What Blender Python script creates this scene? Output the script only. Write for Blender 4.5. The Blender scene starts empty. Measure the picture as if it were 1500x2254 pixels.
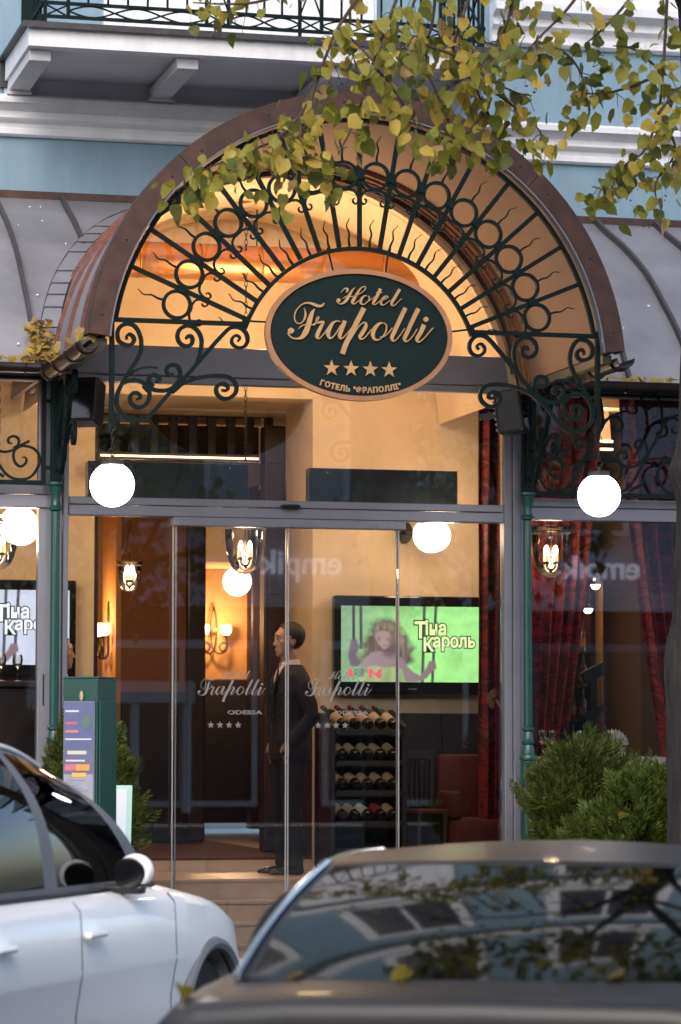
import bpy, bmesh, math, random
from mathutils import Vector, Matrix, noise as mnoise
from math import sin, cos, pi, radians, sqrt, atan2
S = bpy.context.scene
COL = S.collection
random.seed(7)

# ------------------------------------------------------------------ camera, sky, sun, exposure
cam_d = bpy.data.cameras.new('camera')
cam = bpy.data.objects.new('camera', cam_d); COL.objects.link(cam)
_r = Vector((0.96944615, -0.24530166, 0.00112146)); _u = Vector((-0.01940903, -0.07214663, 0.99720517)); _f = Vector((0.24453518, 0.96675848, 0.07470334))
cam.matrix_world = Matrix(((_r.x, _u.x, -_f.x, -4.67974), (_r.y, _u.y, -_f.y, -19.93017), (_r.z, _u.z, -_f.z, 1.49963), (0, 0, 0, 1)))
cam_d.sensor_fit = 'HORIZONTAL'; cam_d.sensor_width = 24.0; cam_d.lens = 6712.6 / 1500 * 24.0
cam_d.clip_start = 0.5; cam_d.clip_end = 600
cam_d.dof.use_dof = True; cam_d.dof.focus_distance = 19.2; cam_d.dof.aperture_fstop = 3.4
S.camera = cam
w = bpy.data.worlds.new('World'); S.world = w; w.use_nodes = True
wn = w.node_tree.nodes; wl = w.node_tree.links
SUN_EL, SUN_AZ = radians(38), radians(200)
sky = wn.new('ShaderNodeTexSky'); sky.sky_type = 'NISHITA'; sky.sun_disc = False
sky.sun_elevation = SUN_EL; sky.sun_rotation = SUN_AZ; sky.air_density = 1.0; sky.dust_density = 2.5
wl.new(sky.outputs[0], wn['Background'].inputs[0]); wn['Background'].inputs[1].default_value = 0.15
sd = bpy.data.lights.new('sun', 'SUN'); sd.energy = 0.5; sd.angle = radians(45); sd.color = (1.0, 0.97, 0.95)
sun = bpy.data.objects.new('sun', sd); COL.objects.link(sun)
_d = Vector((sin(SUN_AZ) * cos(SUN_EL), cos(SUN_AZ) * cos(SUN_EL), sin(SUN_EL)))
sun.rotation_euler = _d.to_track_quat('Z', 'Y').to_euler(); sun.location = (0, -30, 30)
S.view_settings.view_transform = 'Standard'; S.view_settings.look = 'None'
S.view_settings.gamma = 1.0; S.view_settings.use_curve_mapping = False
S.view_settings.exposure = 1.17
S.render.engine = 'CYCLES'
S.cycles.use_denoising = True
S.cycles.max_bounces = 10; S.cycles.transparent_max_bounces = 24; S.cycles.glossy_bounces = 4; S.cycles.diffuse_bounces = 4
S.cycles.caustics_reflective = False; S.cycles.caustics_refractive = False
S.cycles.sample_clamp_indirect = 4.0

# ------------------------------------------------------------------ materials
def mat(name, col, rough=0.55, metal=0.0, var=0.12, scale=6.0, bump=0.0, bscale=60.0, coat=0.0, col2=None, spec=None, stretch=(1, 1, 1)):
    m = bpy.data.materials.new(name); m.use_nodes = True
    nt = m.node_tree; N = nt.nodes; L = nt.links; b = N['Principled BSDF']
    b.inputs['Roughness'].default_value = rough; b.inputs['Metallic'].default_value = metal
    if coat: b.inputs['Coat Weight'].default_value = coat; b.inputs['Coat Roughness'].default_value = 0.04
    if spec is not None: b.inputs['Specular IOR Level'].default_value = spec
    tc = N.new('ShaderNodeTexCoord'); mp = N.new('ShaderNodeMapping'); L.new(tc.outputs['Object'], mp.inputs[0]); mp.inputs['Scale'].default_value = stretch
    nz = N.new('ShaderNodeTexNoise'); nz.inputs['Scale'].default_value = scale; nz.inputs['Detail'].default_value = 6; nz.inputs['Roughness'].default_value = 0.62
    L.new(mp.outputs[0], nz.inputs['Vector'])
    rp = N.new('ShaderNodeValToRGB'); rp.color_ramp.elements[0].position = 0.32; rp.color_ramp.elements[1].position = 0.68
    a = [c * (1 - var) for c in col]; c2 = col2 if col2 else [min(1, c * (1 + var)) for c in col]
    rp.color_ramp.elements[0].color = (*a, 1); rp.color_ramp.elements[1].color = (*c2, 1)
    L.new(nz.outputs['Fac'], rp.inputs[0]); L.new(rp.outputs[0], b.inputs['Base Color'])
    rr = N.new('ShaderNodeMapRange'); rr.inputs['To Min'].default_value = max(0.02, rough - 0.08); rr.inputs['To Max'].default_value = min(1, rough + 0.1)
    L.new(nz.outputs['Fac'], rr.inputs['Value']); L.new(rr.outputs[0], b.inputs['Roughness'])
    if bump:
        n2 = N.new('ShaderNodeTexNoise'); n2.inputs['Scale'].default_value = bscale; n2.inputs['Detail'].default_value = 4
        L.new(mp.outputs[0], n2.inputs['Vector'])
        bp = N.new('ShaderNodeBump'); bp.inputs['Strength'].default_value = bump; bp.inputs['Distance'].default_value = 0.01
        L.new(n2.outputs['Fac'], bp.inputs['Height']); L.new(bp.outputs[0], b.inputs['Normal'])
    return m
def emit(name, col, strength, base=None):
    m = bpy.data.materials.new(name); m.use_nodes = True; b = m.node_tree.nodes['Principled BSDF']
    b.inputs['Base Color'].default_value = (*(base or col), 1); b.inputs['Emission Color'].default_value = (*col, 1); b.inputs['Emission Strength'].default_value = strength
    return m
def glass(name, tint=(0.95, 0.96, 0.95), ior=1.5, refl=(1, 1, 1), rough=0.0):
    m = bpy.data.materials.new(name); m.use_nodes = True; nt = m.node_tree; N = nt.nodes; L = nt.links
    N.remove(N['Principled BSDF'])
    t = N.new('ShaderNodeBsdfTransparent'); t.inputs[0].default_value = (*tint, 1)
    g = N.new('ShaderNodeBsdfGlossy'); g.inputs['Color'].default_value = (*refl, 1); g.inputs['Roughness'].default_value = rough
    fr = N.new('ShaderNodeFresnel'); fr.inputs['IOR'].default_value = ior
    mx = N.new('ShaderNodeMixShader'); L.new(fr.outputs[0], mx.inputs[0]); L.new(t.outputs[0], mx.inputs[1]); L.new(g.outputs[0], mx.inputs[2])
    L.new(mx.outputs[0], N['Material Output'].inputs[0]); return m
def leafmat(name, col, col2, trans=0.35):
    m = mat(name, col, 0.5, 0, 0.15, 25, col2=col2, spec=0.3); nt = m.node_tree; N = nt.nodes; L = nt.links; b = N['Principled BSDF']
    tr = N.new('ShaderNodeBsdfTranslucent'); src = b.inputs['Base Color'].links[0].from_socket; L.new(src, tr.inputs[0])
    mx = N.new('ShaderNodeMixShader'); mx.inputs[0].default_value = trans
    L.new(b.outputs[0], mx.inputs[1]); L.new(tr.outputs[0], mx.inputs[2]); L.new(mx.outputs[0], N['Material Output'].inputs[0]); return m
M = {}
M['blue'] = mat('blue_plaster', (0.205, 0.31, 0.385), 0.85, 0, 0.09, 2.6, 0.35, 120, stretch=(1.6, 1.6, 0.35))
M['white'] = mat('white_stucco', (0.72, 0.72, 0.745), 0.8, 0, 0.08, 3.2, 0.3, 90, stretch=(1.8, 1.8, 0.4))
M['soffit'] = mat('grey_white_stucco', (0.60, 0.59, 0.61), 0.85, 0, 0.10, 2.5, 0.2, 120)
M['cap'] = mat('dark_sheet_metal', (0.045, 0.042, 0.045), 0.5, 0.3, 0.3, 12)
M['frame'] = mat('grey_aluminium', (0.185, 0.185, 0.215), 0.38, 0.25, 0.05, 8)
M['iron'] = mat('green_black_iron', (0.0010, 0.0085, 0.0078), 0.6, 0.0, 0.35, 30, 0.25, 160, spec=0.16)
M['green'] = mat('green_paint', (0.005, 0.052, 0.041), 0.32, 0.0, 0.12, 12, coat=0.15)
M['fascia'] = mat('weathered_copper', (0.046, 0.019, 0.0135), 0.48, 0.25, 0.35, 7, 0.12, 40, col2=(0.074, 0.031, 0.022))
M['seam'] = mat('copper_seam', (0.17, 0.07, 0.055), 0.42, 0.6, 0.35, 20)
M['zinc'] = mat('zinc_sheet', (0.20, 0.193, 0.21), 0.48, 0.2, 0.12, 1.8, 0.08, 25, col2=(0.265, 0.257, 0.277))
M['zseam'] = mat('zinc_seam', (0.075, 0.065, 0.068), 0.5, 0.4, 0.2, 8)
M['splat'] = mat('bird_lime', (0.75, 0.75, 0.75), 0.8)
M['gutter'] = mat('brown_gutter', (0.014, 0.007, 0.007), 0.34, 0.1, 0.25, 9)
M['lining'] = mat('tan_lining', (0.37, 0.225, 0.145), 0.7, 0, 0.06, 4, 0.05, 60)
M['trim'] = mat('brown_moulding', (0.26, 0.12, 0.06), 0.5, 0, 0.3, 9, stretch=(6, 1, 6))
M['cream'] = mat('cream_plaster', (0.72, 0.53, 0.335), 0.8, 0, 0.11, 2.2, 0.25, 70)
M['ducting'] = mat('copper_duct', (0.55, 0.235, 0.085), 0.42, 0.85, 0.12, 7, stretch=(0.4, 4, 4))
M['sign'] = mat('sign_green', (0.002, 0.0125, 0.0125), 0.6, 0, 0.15, 40, spec=0.25)
M['gold'] = mat('sign_gold', (0.52, 0.30, 0.13), 0.45, 0.0, 0.1, 9)
M['goldrim'] = mat('sign_copper_rim', (0.42, 0.20, 0.09), 0.4, 0.2, 0.15, 6)
M['black'] = mat('black_plastic', (0.012, 0.012, 0.013), 0.4, 0, 0.2, 30)
M['blackgloss'] = mat('black_gloss', (0.008, 0.008, 0.009), 0.12, 0, 0.2, 30)
M['chain'] = mat('dark_chain', (0.03, 0.022, 0.02), 0.4, 0.6, 0.2, 30)
M['globe'] = emit('lit_opal_globe', (1.0, 0.93, 0.93), 9.0)
M['globein'] = emit('lit_opal_globe_warm', (1.0, 0.90, 0.76), 2.2)
M['bulb'] = emit('candle_bulb', (1.0, 0.72, 0.36), 14.0)
M['candle'] = emit('candle_sleeve', (1.0, 0.55, 0.22), 0.7, (0.8, 0.7, 0.5))
M['shade'] = emit('sconce_shade', (1.0, 0.62, 0.30), 4.0)
M['strip'] = emit('warm_light_strip', (1.0, 0.62, 0.30), 3.0)
M['pane'] = glass('window_glass', (0.92, 0.93, 0.93), 1.72)
M['fanpane'] = glass('fanlight_glass', (0.96, 0.96, 0.95), 1.22)
M['bell'] = glass('bell_jar_glass', (0.96, 0.95, 0.93), 1.6)
M['carglass'] = glass('tinted_car_glass', (0.42, 0.48, 0.48), 1.5)
M['rearglass'] = glass('dark_rear_glass', (0.06, 0.065, 0.07), 1.6, (0.82, 0.82, 0.84), 0.045)
M['etch'] = glass('etched', (0.5, 0.5, 0.5), 1.4)
M['etched'] = mat('frosted_lettering', (0.30, 0.275, 0.265), 0.9, 0, 0.03, 20)
_n = M['etched'].node_tree; _t = _n.nodes.new('ShaderNodeBsdfTransparent'); _x = _n.nodes.new('ShaderNodeMixShader'); _x.inputs[0].default_value = 0.62
_n.links.new(_t.outputs[0], _x.inputs[1]); _n.links.new(_n.nodes['Principled BSDF'].outputs[0], _x.inputs[2]); _n.links.new(_x.outputs[0], _n.nodes['Material Output'].inputs[0])
M['wood'] = mat('dark_wood', (0.028, 0.012, 0.010), 0.38, 0, 0.4, 5, 0.1, 30, stretch=(6, 6, 0.7))
M['rack'] = mat('black_brown_wood', (0.016, 0.010, 0.012), 0.4, 0, 0.3, 5, stretch=(1, 1, 6))
M['mez'] = mat('mezzanine_wood', (0.075, 0.032, 0.014), 0.5, 0, 0.3, 5)
M['ochre'] = mat('ochre_plaster', (0.46, 0.245, 0.10), 0.8, 0, 0.1, 1.5)
M['brown'] = mat('brown_plaster', (0.21, 0.085, 0.03), 0.8, 0, 0.15, 1.5)
M['plum'] = mat('plum_wall', (0.05, 0.014, 0.035), 0.7, 0, 0.25, 2)
M['marble'] = mat('beige_marble', (0.60, 0.42, 0.30), 0.3, 0, 0.13, 3.5, 0.0, 40, col2=(0.70, 0.52, 0.40))
M['pink'] = mat('pink_granite', (0.48, 0.33, 0.29), 0.5, 0, 0.15, 40)
M['carpet'] = mat('brown_carpet', (0.085, 0.028, 0.016), 0.95, 0, 0.3, 60)
M['asphalt'] = mat('asphalt', (0.05, 0.05, 0.053), 0.85, 0, 0.3, 30, 0.5, 220)
M['paving'] = mat('grey_paving', (0.16, 0.155, 0.15), 0.8, 0, 0.2, 4, 0.4, 120)
M['kerb'] = mat('granite_kerb', (0.26, 0.25, 0.25), 0.75, 0, 0.2, 60)
M['navy_panel'] = mat('dark_grey_panel', (0.045, 0.05, 0.045), 0.25, 0, 0.1, 5)
M['suit'] = mat('black_suit', (0.006, 0.0055, 0.006), 0.85, 0, 0.25, 20, 0.2, 300)
M['shirt'] = mat('white_shirt', (0.72, 0.62, 0.55), 0.8, 0, 0.05, 20)
M['skin'] = mat('skin', (0.50, 0.27, 0.18), 0.5, 0, 0.08, 9)
M['hair'] = mat('dark_brown_hair', (0.012, 0.008, 0.006), 0.5, 0, 0.4, 90, 0.5, 200, stretch=(1, 1, 0.3))
M['eye'] = mat('eye_white', (0.5, 0.45, 0.42), 0.25)
M['lip'] = mat('lip', (0.34, 0.13, 0.10), 0.5)
M['shoe'] = mat('black_leather', (0.008, 0.008, 0.008), 0.25)
M['bark'] = mat('grey_bark', (0.012, 0.010, 0.009), 0.95, 0, 0.45, 9, 1.0, 40, col2=(0.032, 0.028, 0.026), stretch=(3, 3, 0.5))
M['twig'] = mat('brown_twig', (0.045, 0.022, 0.015), 0.7, 0, 0.3, 20)
M['leafY'] = leafmat('yellow_leaf', (0.36, 0.25, 0.035), (0.50, 0.38, 0.07))
M['leafG'] = leafmat('yellow_green_leaf', (0.17, 0.175, 0.022), (0.30, 0.27, 0.04))
M['leafD'] = leafmat('dull_green_leaf', (0.065, 0.09, 0.014), (0.13, 0.14, 0.026))
M['leafB'] = leafmat('dry_brown_leaf', (0.34, 0.20, 0.07), (0.46, 0.32, 0.13))
M['thuja'] = leafmat('thuja_green', (0.03, 0.05, 0.006), (0.11, 0.145, 0.018), 0.25)
M['thujaD'] = leafmat('thuja_dark_green', (0.024, 0.038, 0.006), (0.09, 0.11, 0.016), 0.2)
M['terracotta'] = mat('dark_planter', (0.06, 0.05, 0.045), 0.8, 0, 0.2, 10, 0.3, 60)
M['silver'] = mat('white_car_paint', (0.86, 0.86, 0.87), 0.34, 0.0, 0.02, 60, coat=0.6)
M['black_paint'] = mat('charcoal_car_paint', (0.010, 0.010, 0.013), 0.38, 0.0, 0.06, 90, coat=0.12, spec=0.3)
M['greytrim'] = mat('grey_plastic_trim', (0.13, 0.13, 0.14), 0.5)
M['rubber'] = mat('tyre_rubber', (0.012, 0.012, 0.012), 0.8, 0, 0.2, 40)
M['alloy'] = mat('alloy_rim', (0.42, 0.42, 0.44), 0.3, 0.8)
M['steel'] = mat('brushed_steel', (0.36, 0.36, 0.37), 0.4, 0.5, 0.1, 40)
M['chrome'] = mat('chrome', (0.75, 0.76, 0.8), 0.15, 0.9, 0.03)
M['tail'] = mat('red_lamp', (0.35, 0.01, 0.01), 0.15, 0, 0.1, 5)
M['lamp'] = mat('clear_lamp', (0.7, 0.7, 0.72), 0.1, 0.3, 0.05, 5)
M['seat'] = mat('dark_upholstery', (0.02, 0.02, 0.022), 0.8)
M['paper'] = mat('white_paper', (0.72, 0.72, 0.72), 0.8, 0, 0.03)
M['board'] = mat('pale_green_frame', (0.42, 0.62, 0.52), 0.5)
M['redcloth'] = mat('dark_red_cloth', (0.07, 0.005, 0.009), 0.8, 0, 0.2, 6)
M['wine'] = mat('dark_bottle_glass', (0.010, 0.012, 0.008), 0.1)
M['label'] = mat('cream_label', (0.46, 0.32, 0.19), 0.7, 0, 0.2, 9)
M['labelW'] = mat('white_label', (0.66, 0.62, 0.56), 0.7, 0, 0.1, 9)
M['labelR'] = mat('red_label', (0.42, 0.03, 0.06), 0.6)
M['linen'] = mat('white_linen', (0.75, 0.66, 0.62), 0.85, 0, 0.05, 9)
M['oppwall'] = mat('opposite_plaster', (0.48, 0.48, 0.52), 0.85, 0, 0.1, 0.8)
M['oppwin'] = mat('opposite_window_glass', (0.015, 0.018, 0.025), 0.08)
M['brass'] = mat('brass', (0.45, 0.26, 0.10), 0.3, 0.9)
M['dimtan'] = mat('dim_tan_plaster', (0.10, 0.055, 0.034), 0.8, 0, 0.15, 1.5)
M['grass'] = mat('gravel', (0.1, 0.09, 0.08), 0.9)
def damask(name, a, b, sc):
    m = mat(name, a, 0.75, 0, 0.1, 20); nt = m.node_tree; N = nt.nodes; L = nt.links; bs = N['Principled BSDF']
    tc = N.new('ShaderNodeTexCoord'); mp = N.new('ShaderNodeMapping'); mp.inputs['Scale'].default_value = (1, 0.15, 0.8); L.new(tc.outputs['Object'], mp.inputs[0])
    n0 = N.new('ShaderNodeTexNoise'); n0.inputs['Scale'].default_value = sc; n0.inputs['Detail'].default_value = 0.6; n0.inputs['Distortion'].default_value = 1.6
    L.new(mp.outputs[0], n0.inputs['Vector'])
    mu = N.new('ShaderNodeMath'); mu.operation = 'MULTIPLY'; mu.inputs[1].default_value = 34; L.new(n0.outputs['Fac'], mu.inputs[0])
    si = N.new('ShaderNodeMath'); si.operation = 'SINE'; L.new(mu.outputs[0], si.inputs[0])
    rp = N.new('ShaderNodeValToRGB'); rp.color_ramp.elements[0].position = 0.1; rp.color_ramp.elements[1].position = 0.3
    rp.color_ramp.elements[0].color = (*a, 1); rp.color_ramp.elements[1].color = (*b, 1)
    L.new(si.outputs[0], rp.inputs[0]); L.new(rp.outputs[0], bs.inputs['Base Color']); return m
M['curtain'] = damask('red_damask', (0.20, 0.011, 0.015), (0.065, 0.005, 0.016), 6.5)

# ------------------------------------------------------------------ mesh builder
def crv(pts, n=6):
    """Catmull-Rom through points of any dimension"""
    P = [tuple(p) for p in pts]; out = []
    if len(P) < 3: return P
    for i in range(len(P) - 1):
        p0 = P[max(i - 1, 0)]; p1 = P[i]; p2 = P[i + 1]; p3 = P[min(i + 2, len(P) - 1)]
        for k in range(n):
            t = k / n
            out.append(tuple(0.5 * ((2 * b) + (c - a) * t + (2 * a - 5 * b + 4 * c - d) * t * t + (3 * b - a - 3 * c + d) * t ** 3) for a, b, c, d in zip(p0, p1, p2, p3)))
    out.append(P[-1]); return out
class MB:
    def __init__(s): s.v = []; s.f = []
    def add(s, vs, fs):
        o = len(s.v); s.v += [tuple(v) for v in vs]; s.f += [tuple(i + o for i in f) for f in fs]; return s
    def box(s, x0, x1, y0, y1, z0, z1):
        return s.add([(x0, y0, z0), (x1, y0, z0), (x1, y1, z0), (x0, y1, z0), (x0, y0, z1), (x1, y0, z1), (x1, y1, z1), (x0, y1, z1)],
                     [(0, 3, 2, 1), (4, 5, 6, 7), (0, 1, 5, 4), (1, 2, 6, 5), (2, 3, 7, 6), (3, 0, 4, 7)])
    def bbox(s, x0, x1, y0, y1, z0, z1, b=0.01):
        bm = bmesh.new(); r = bmesh.ops.create_cube(bm, size=1)
        for v in bm.verts: v.co = Vector((x0 + (v.co.x + .5) * (x1 - x0), y0 + (v.co.y + .5) * (y1 - y0), z0 + (v.co.z + .5) * (z1 - z0)))
        bmesh.ops.bevel(bm, geom=list(bm.edges), offset=b, segments=2, affect='EDGES', profile=0.5)
        bm.verts.index_update(); s.add([v.co for v in bm.verts], [[v.index for v in f.verts] for f in bm.faces]); bm.free(); return s
    def obox(s, c, size, rot=None):
        c = Vector(c); h = Vector(size) / 2; R = rot or Matrix.Identity(3)
        vs = [c + R @ Vector((a * h.x, b * h.y, d * h.z)) for d in (-1, 1) for a, b in ((-1, -1), (1, -1), (1, 1), (-1, 1))]
        return s.add(vs, [(0, 3, 2, 1), (4, 5, 6, 7), (0, 1, 5, 4), (1, 2, 6, 5), (2, 3, 7, 6), (3, 0, 4, 7)])
    def tube(s, path, r, n=8, closed=False, flat=None):
        P = [Vector(p) for p in path]; k = len(P); R = r if isinstance(r, (list, tuple)) else [r] * k
        T = []
        for i in range(k):
            a = P[(i - 1) % k] if (closed or i > 0) else P[i]; b = P[(i + 1) % k] if (closed or i < k - 1) else P[i]
            t = (b - a); T.append(t.normalized() if t.length > 1e-9 else Vector((0, 0, 1)))
        up = Vector((0, 0, 1)) if abs(T[0].z) < 0.9 else Vector((0, 1, 0))
        nrm = (up - T[0] * up.dot(T[0])).normalized(); vs = []
        for i in range(k):
            nrm = (nrm - T[i] * nrm.dot(T[i])); nrm = nrm.normalized() if nrm.length > 1e-6 else T[i].orthogonal().normalized()
            bi = T[i].cross(nrm)
            for j in range(n): a = 2 * pi * j / n; vs.append(P[i] + (nrm * cos(a) + bi * sin(a)) * R[i])
        fs = [(i * n + j, i * n + (j + 1) % n, ((i + 1) % k) * n + (j + 1) % n, ((i + 1) % k) * n + j) for i in range(k if closed else k - 1) for j in range(n)]
        if not closed: fs += [tuple(range(n - 1, -1, -1)), tuple(range((k - 1) * n, k * n))]
        return s.add(vs, fs)
    def bar(s, path, wd, y0, y1, closed=False, plane='xz', at=0.0):
        """flat iron bar following a 2-D path in the XZ (or YZ at x=at) plane; wd may be a list"""
        P = [Vector(p[:2]) for p in path]; k = len(P); W = wd if isinstance(wd, (list, tuple)) else [wd] * k; vs = []
        for i in range(k):
            a = P[(i - 1) % k] if (closed or i > 0) else P[i]; b = P[(i + 1) % k] if (closed or i < k - 1) else P[i]
            t = (b - a); t = t.normalized() if t.length > 1e-9 else Vector((1, 0)); n = Vector((-t.y, t.x)) * W[i] / 2
            for q, y in ((P[i] + n, y0), (P[i] - n, y0), (P[i] - n, y1), (P[i] + n, y1)):
                vs.append((q.x, y, q.y) if plane == 'xz' else (at + y, q.x, q.y))
        fs = [(i * 4 + j, i * 4 + (j + 1) % 4, ((i + 1) % k) * 4 + (j + 1) % 4, ((i + 1) % k) * 4 + j) for i in range(k if closed else k - 1) for j in range(4)]
        if not closed: fs += [(3, 2, 1, 0), tuple(range((k - 1) * 4, k * 4))]
        return s.add(vs, fs)
    def arc(s, c, r0, r1, a0, a1, y0, y1, n=48):
        vs = []
        for i in range(n + 1):
            a = a0 + (a1 - a0) * i / n
            for r, y in ((r0, y0), (r1, y0), (r1, y1), (r0, y1)): vs.append((c[0] + r * cos(a), y, c[1] + r * sin(a)))
        fs = [(i * 4 + j, i * 4 + (j + 1) % 4, (i + 1) * 4 + (j + 1) % 4, (i + 1) * 4 + j) for i in range(n) for j in range(4)]
        fs += [(3, 2, 1, 0), tuple(range(n * 4, n * 4 + 4))]; return s.add(vs, fs)
    def lathe(s, prof, c=(0, 0, 0), n=20):
        vs = [(c[0] + r * cos(2 * pi * j / n), c[1] + r * sin(2 * pi * j / n), c[2] + z) for r, z in prof for j in range(n)]
        k = len(prof); fs = [(i * n + j, i * n + (j + 1) % n, (i + 1) * n + (j + 1) % n, (i + 1) * n + j) for i in range(k - 1) for j in range(n)]
        if prof[0][0] > 1e-5: fs.append(tuple(range(n - 1, -1, -1)))
        if prof[-1][0] > 1e-5: fs.append(tuple(range((k - 1) * n, k * n)))
        return s.add(vs, fs)
    def sphere(s, c, r, n=16, m=10, keep=None):
        r = r if isinstance(r, (list, tuple)) else (r, r, r); vs = []
        for i in range(m + 1):
            t = pi * i / m
            for j in range(n): a = 2 * pi * j / n; vs.append((c[0] + r[0] * sin(t) * cos(a), c[1] + r[1] * sin(t) * sin(a), c[2] + r[2] * cos(t)))
        fs = [(i * n + j, (i + 1) * n + j, (i + 1) * n + (j + 1) % n, i * n + (j + 1) % n) for i in range(m) for j in range(n)]
        if keep: fs = [f for f in fs if keep([sum(vs[q][k] for q in f) / 4 for k in range(3)])]
        return s.add(vs, fs)
    def prism(s, poly, y0, y1, plane='xz'):
        n = len(poly); f = (lambda p, y: (p[0], y, p[1])) if plane == 'xz' else ((lambda p, y: (y, p[0], p[1])) if plane == 'yz' else (lambda p, y: (p[0], p[1], y)))
        return s.add([f(p, y0) for p in poly] + [f(p, y1) for p in poly], [tuple(range(n)), tuple(range(2 * n - 1, n - 1, -1))] + [(i, i + n, (i + 1) % n + n, (i + 1) % n) for i in range(n)])
    def grid(s, fn, nu, nv):
        vs = [fn(i / nu, j / nv) for i in range(nu + 1) for j in range(nv + 1)]
        return s.add(vs, [(i * (nv + 1) + j, (i + 1) * (nv + 1) + j, (i + 1) * (nv + 1) + j + 1, i * (nv + 1) + j + 1) for i in range(nu) for j in range(nv)])
    def loft(s, rings):
        n = len(rings[0]); vs = [p for r in rings for p in r]
        fs = [(i * n + j, i * n + (j + 1) % n, (i + 1) * n + (j + 1) % n, (i + 1) * n + j) for i in range(len(rings) - 1) for j in range(n)]
        fs += [tuple(range(n - 1, -1, -1)), tuple(range((len(rings) - 1) * n, len(rings) * n))]; return s.add(vs, fs)
    def xf(s, fn): s.v = [tuple(fn(Vector(v))) for v in s.v]; return s
    def build(s, name, m, parent=None, smooth=False, local=False, thick=0):
        me = bpy.data.meshes.new(name); org = Vector(parent['_org']) if (parent is not None and not local) else Vector((0, 0, 0))
        me.from_pydata([tuple(Vector(v) - org) for v in s.v], [], s.f)
        bm = bmesh.new(); bm.from_mesh(me); bmesh.ops.recalc_face_normals(bm, faces=bm.faces)
        if thick: bmesh.ops.solidify(bm, geom=bm.faces[:], thickness=thick)
        bm.to_mesh(me); bm.free()
        me.materials.append(M[m] if isinstance(m, str) else m)
        if smooth:
            me.polygons.foreach_set('use_smooth', [True] * len(me.polygons))
            try: me.set_sharp_from_angle(angle=radians(smooth if smooth is not True else 40))
            except Exception: pass
        o = bpy.data.objects.new(name, me); COL.objects.link(o)
        if parent is not None: o.parent = parent; o['_org'] = list(parent['_org'])
        else: o['_org'] = [0, 0, 0]
        return o
def thing(name, label, cat, loc=(0, 0, 0), rot=0, group=None):
    o = bpy.data.objects.new(name, None); COL.objects.link(o); o.location = loc; o.rotation_euler = (0, 0, rot); o['_org'] = list(loc)
    o['label'] = label; o['category'] = cat; o.empty_display_size = 0.1
    if group: o['group'] = group
    return o
def tag(o, label, cat, group=None, kind=None):
    if label: o['label'] = label
    if cat: o['category'] = cat
    if group: o['group'] = group
    if kind: o['kind'] = kind
    return o
def struct(o): o['kind'] = 'structure'; return o
def kids(o): return [c for c in bpy.data.objects if c.parent == o]
def dup(root, loc=None, rot=None, label=None, parent=None):
    r = root.copy(); COL.objects.link(r)
    if loc is not None: r.location = loc
    if rot is not None: r.rotation_euler = rot if isinstance(rot, (tuple, list)) else (0, 0, rot)
    if label: r['label'] = label
    if parent is not None: r.parent = parent
    for c in kids(root): dup(c, parent=r)
    return r
def inst(src, name, parent, Mx):
    o = bpy.data.objects.new(name, src.data); COL.objects.link(o); o.parent = parent; o.matrix_local = Mx; o['_org'] = list(parent['_org']); return o
def point(name, loc, col, e, size=0.08):
    d = bpy.data.lights.new(name, 'POINT'); d.energy = e; d.color = col; d.shadow_soft_size = size
    o = bpy.data.objects.new(name, d); COL.objects.link(o); o.location = loc; return o
def remeshed(mb, name, m, parent, voxel, it=4, fac=0.5):
    o = mb.build(name, m, parent)
    a = o.modifiers.new('r', 'REMESH'); a.mode = 'VOXEL'; a.voxel_size = voxel
    b = o.modifiers.new('s', 'SMOOTH'); b.factor = fac; b.iterations = it
    dg = bpy.context.evaluated_depsgraph_get(); me = bpy.data.meshes.new_from_object(o.evaluated_get(dg))
    o.modifiers.clear(); o.data = me
    me.polygons.foreach_set('use_smooth', [True] * len(me.polygons)); return o
def text_mesh(body, size, bold=0.0, ext=0.003, align='CENTER'):
    c = bpy.data.curves.new('t', 'FONT'); c.body = body; c.size = size; c.extrude = ext; c.align_x = align; c.offset = bold; c.resolution_u = 3
    o = bpy.data.objects.new('t', c); COL.objects.link(o); bpy.context.view_layer.update()
    dg = bpy.context.evaluated_depsgraph_get(); me = bpy.data.meshes.new_from_object(o.evaluated_get(dg))
    vs = [tuple(v.co) for v in me.vertices]; fs = [tuple(p.vertices) for p in me.polygons]
    bpy.data.objects.remove(o); bpy.data.curves.remove(c); bpy.data.meshes.remove(me); return vs, fs
def star(c, r, y0, y1, mb):
    p = [(c[0] + (r if k % 2 == 0 else r * 0.40) * sin(k * pi / 5), c[1] + (r if k % 2 == 0 else r * 0.40) * cos(k * pi / 5)) for k in range(10)]
    n = 10; vs = [(c[0], y0, c[1])] + [(q[0], y0, q[1]) for q in p] + [(q[0], y1, q[1]) for q in p]
    mb.add(vs, [(0, 1 + i, 1 + (i + 1) % n) for i in range(n)] + [(1 + i, 11 + i, 11 + (i + 1) % n, 1 + (i + 1) % n) for i in range(n)])
def strokes(mb, S_, y0, y1, sc=1.0, c=(0, 0), grow=0.0):
    for k, st in enumerate(S_):
        P = crv(st, 5); P = [(c[0] + p[0] * sc, c[1] + p[1] * sc, max(0.0012, p[2]) * sc + grow) for p in P]
        e = 0.0004 * (k % 5)
        mb.bar(P, [p[2] for p in P], y0 - e, y1)
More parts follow.
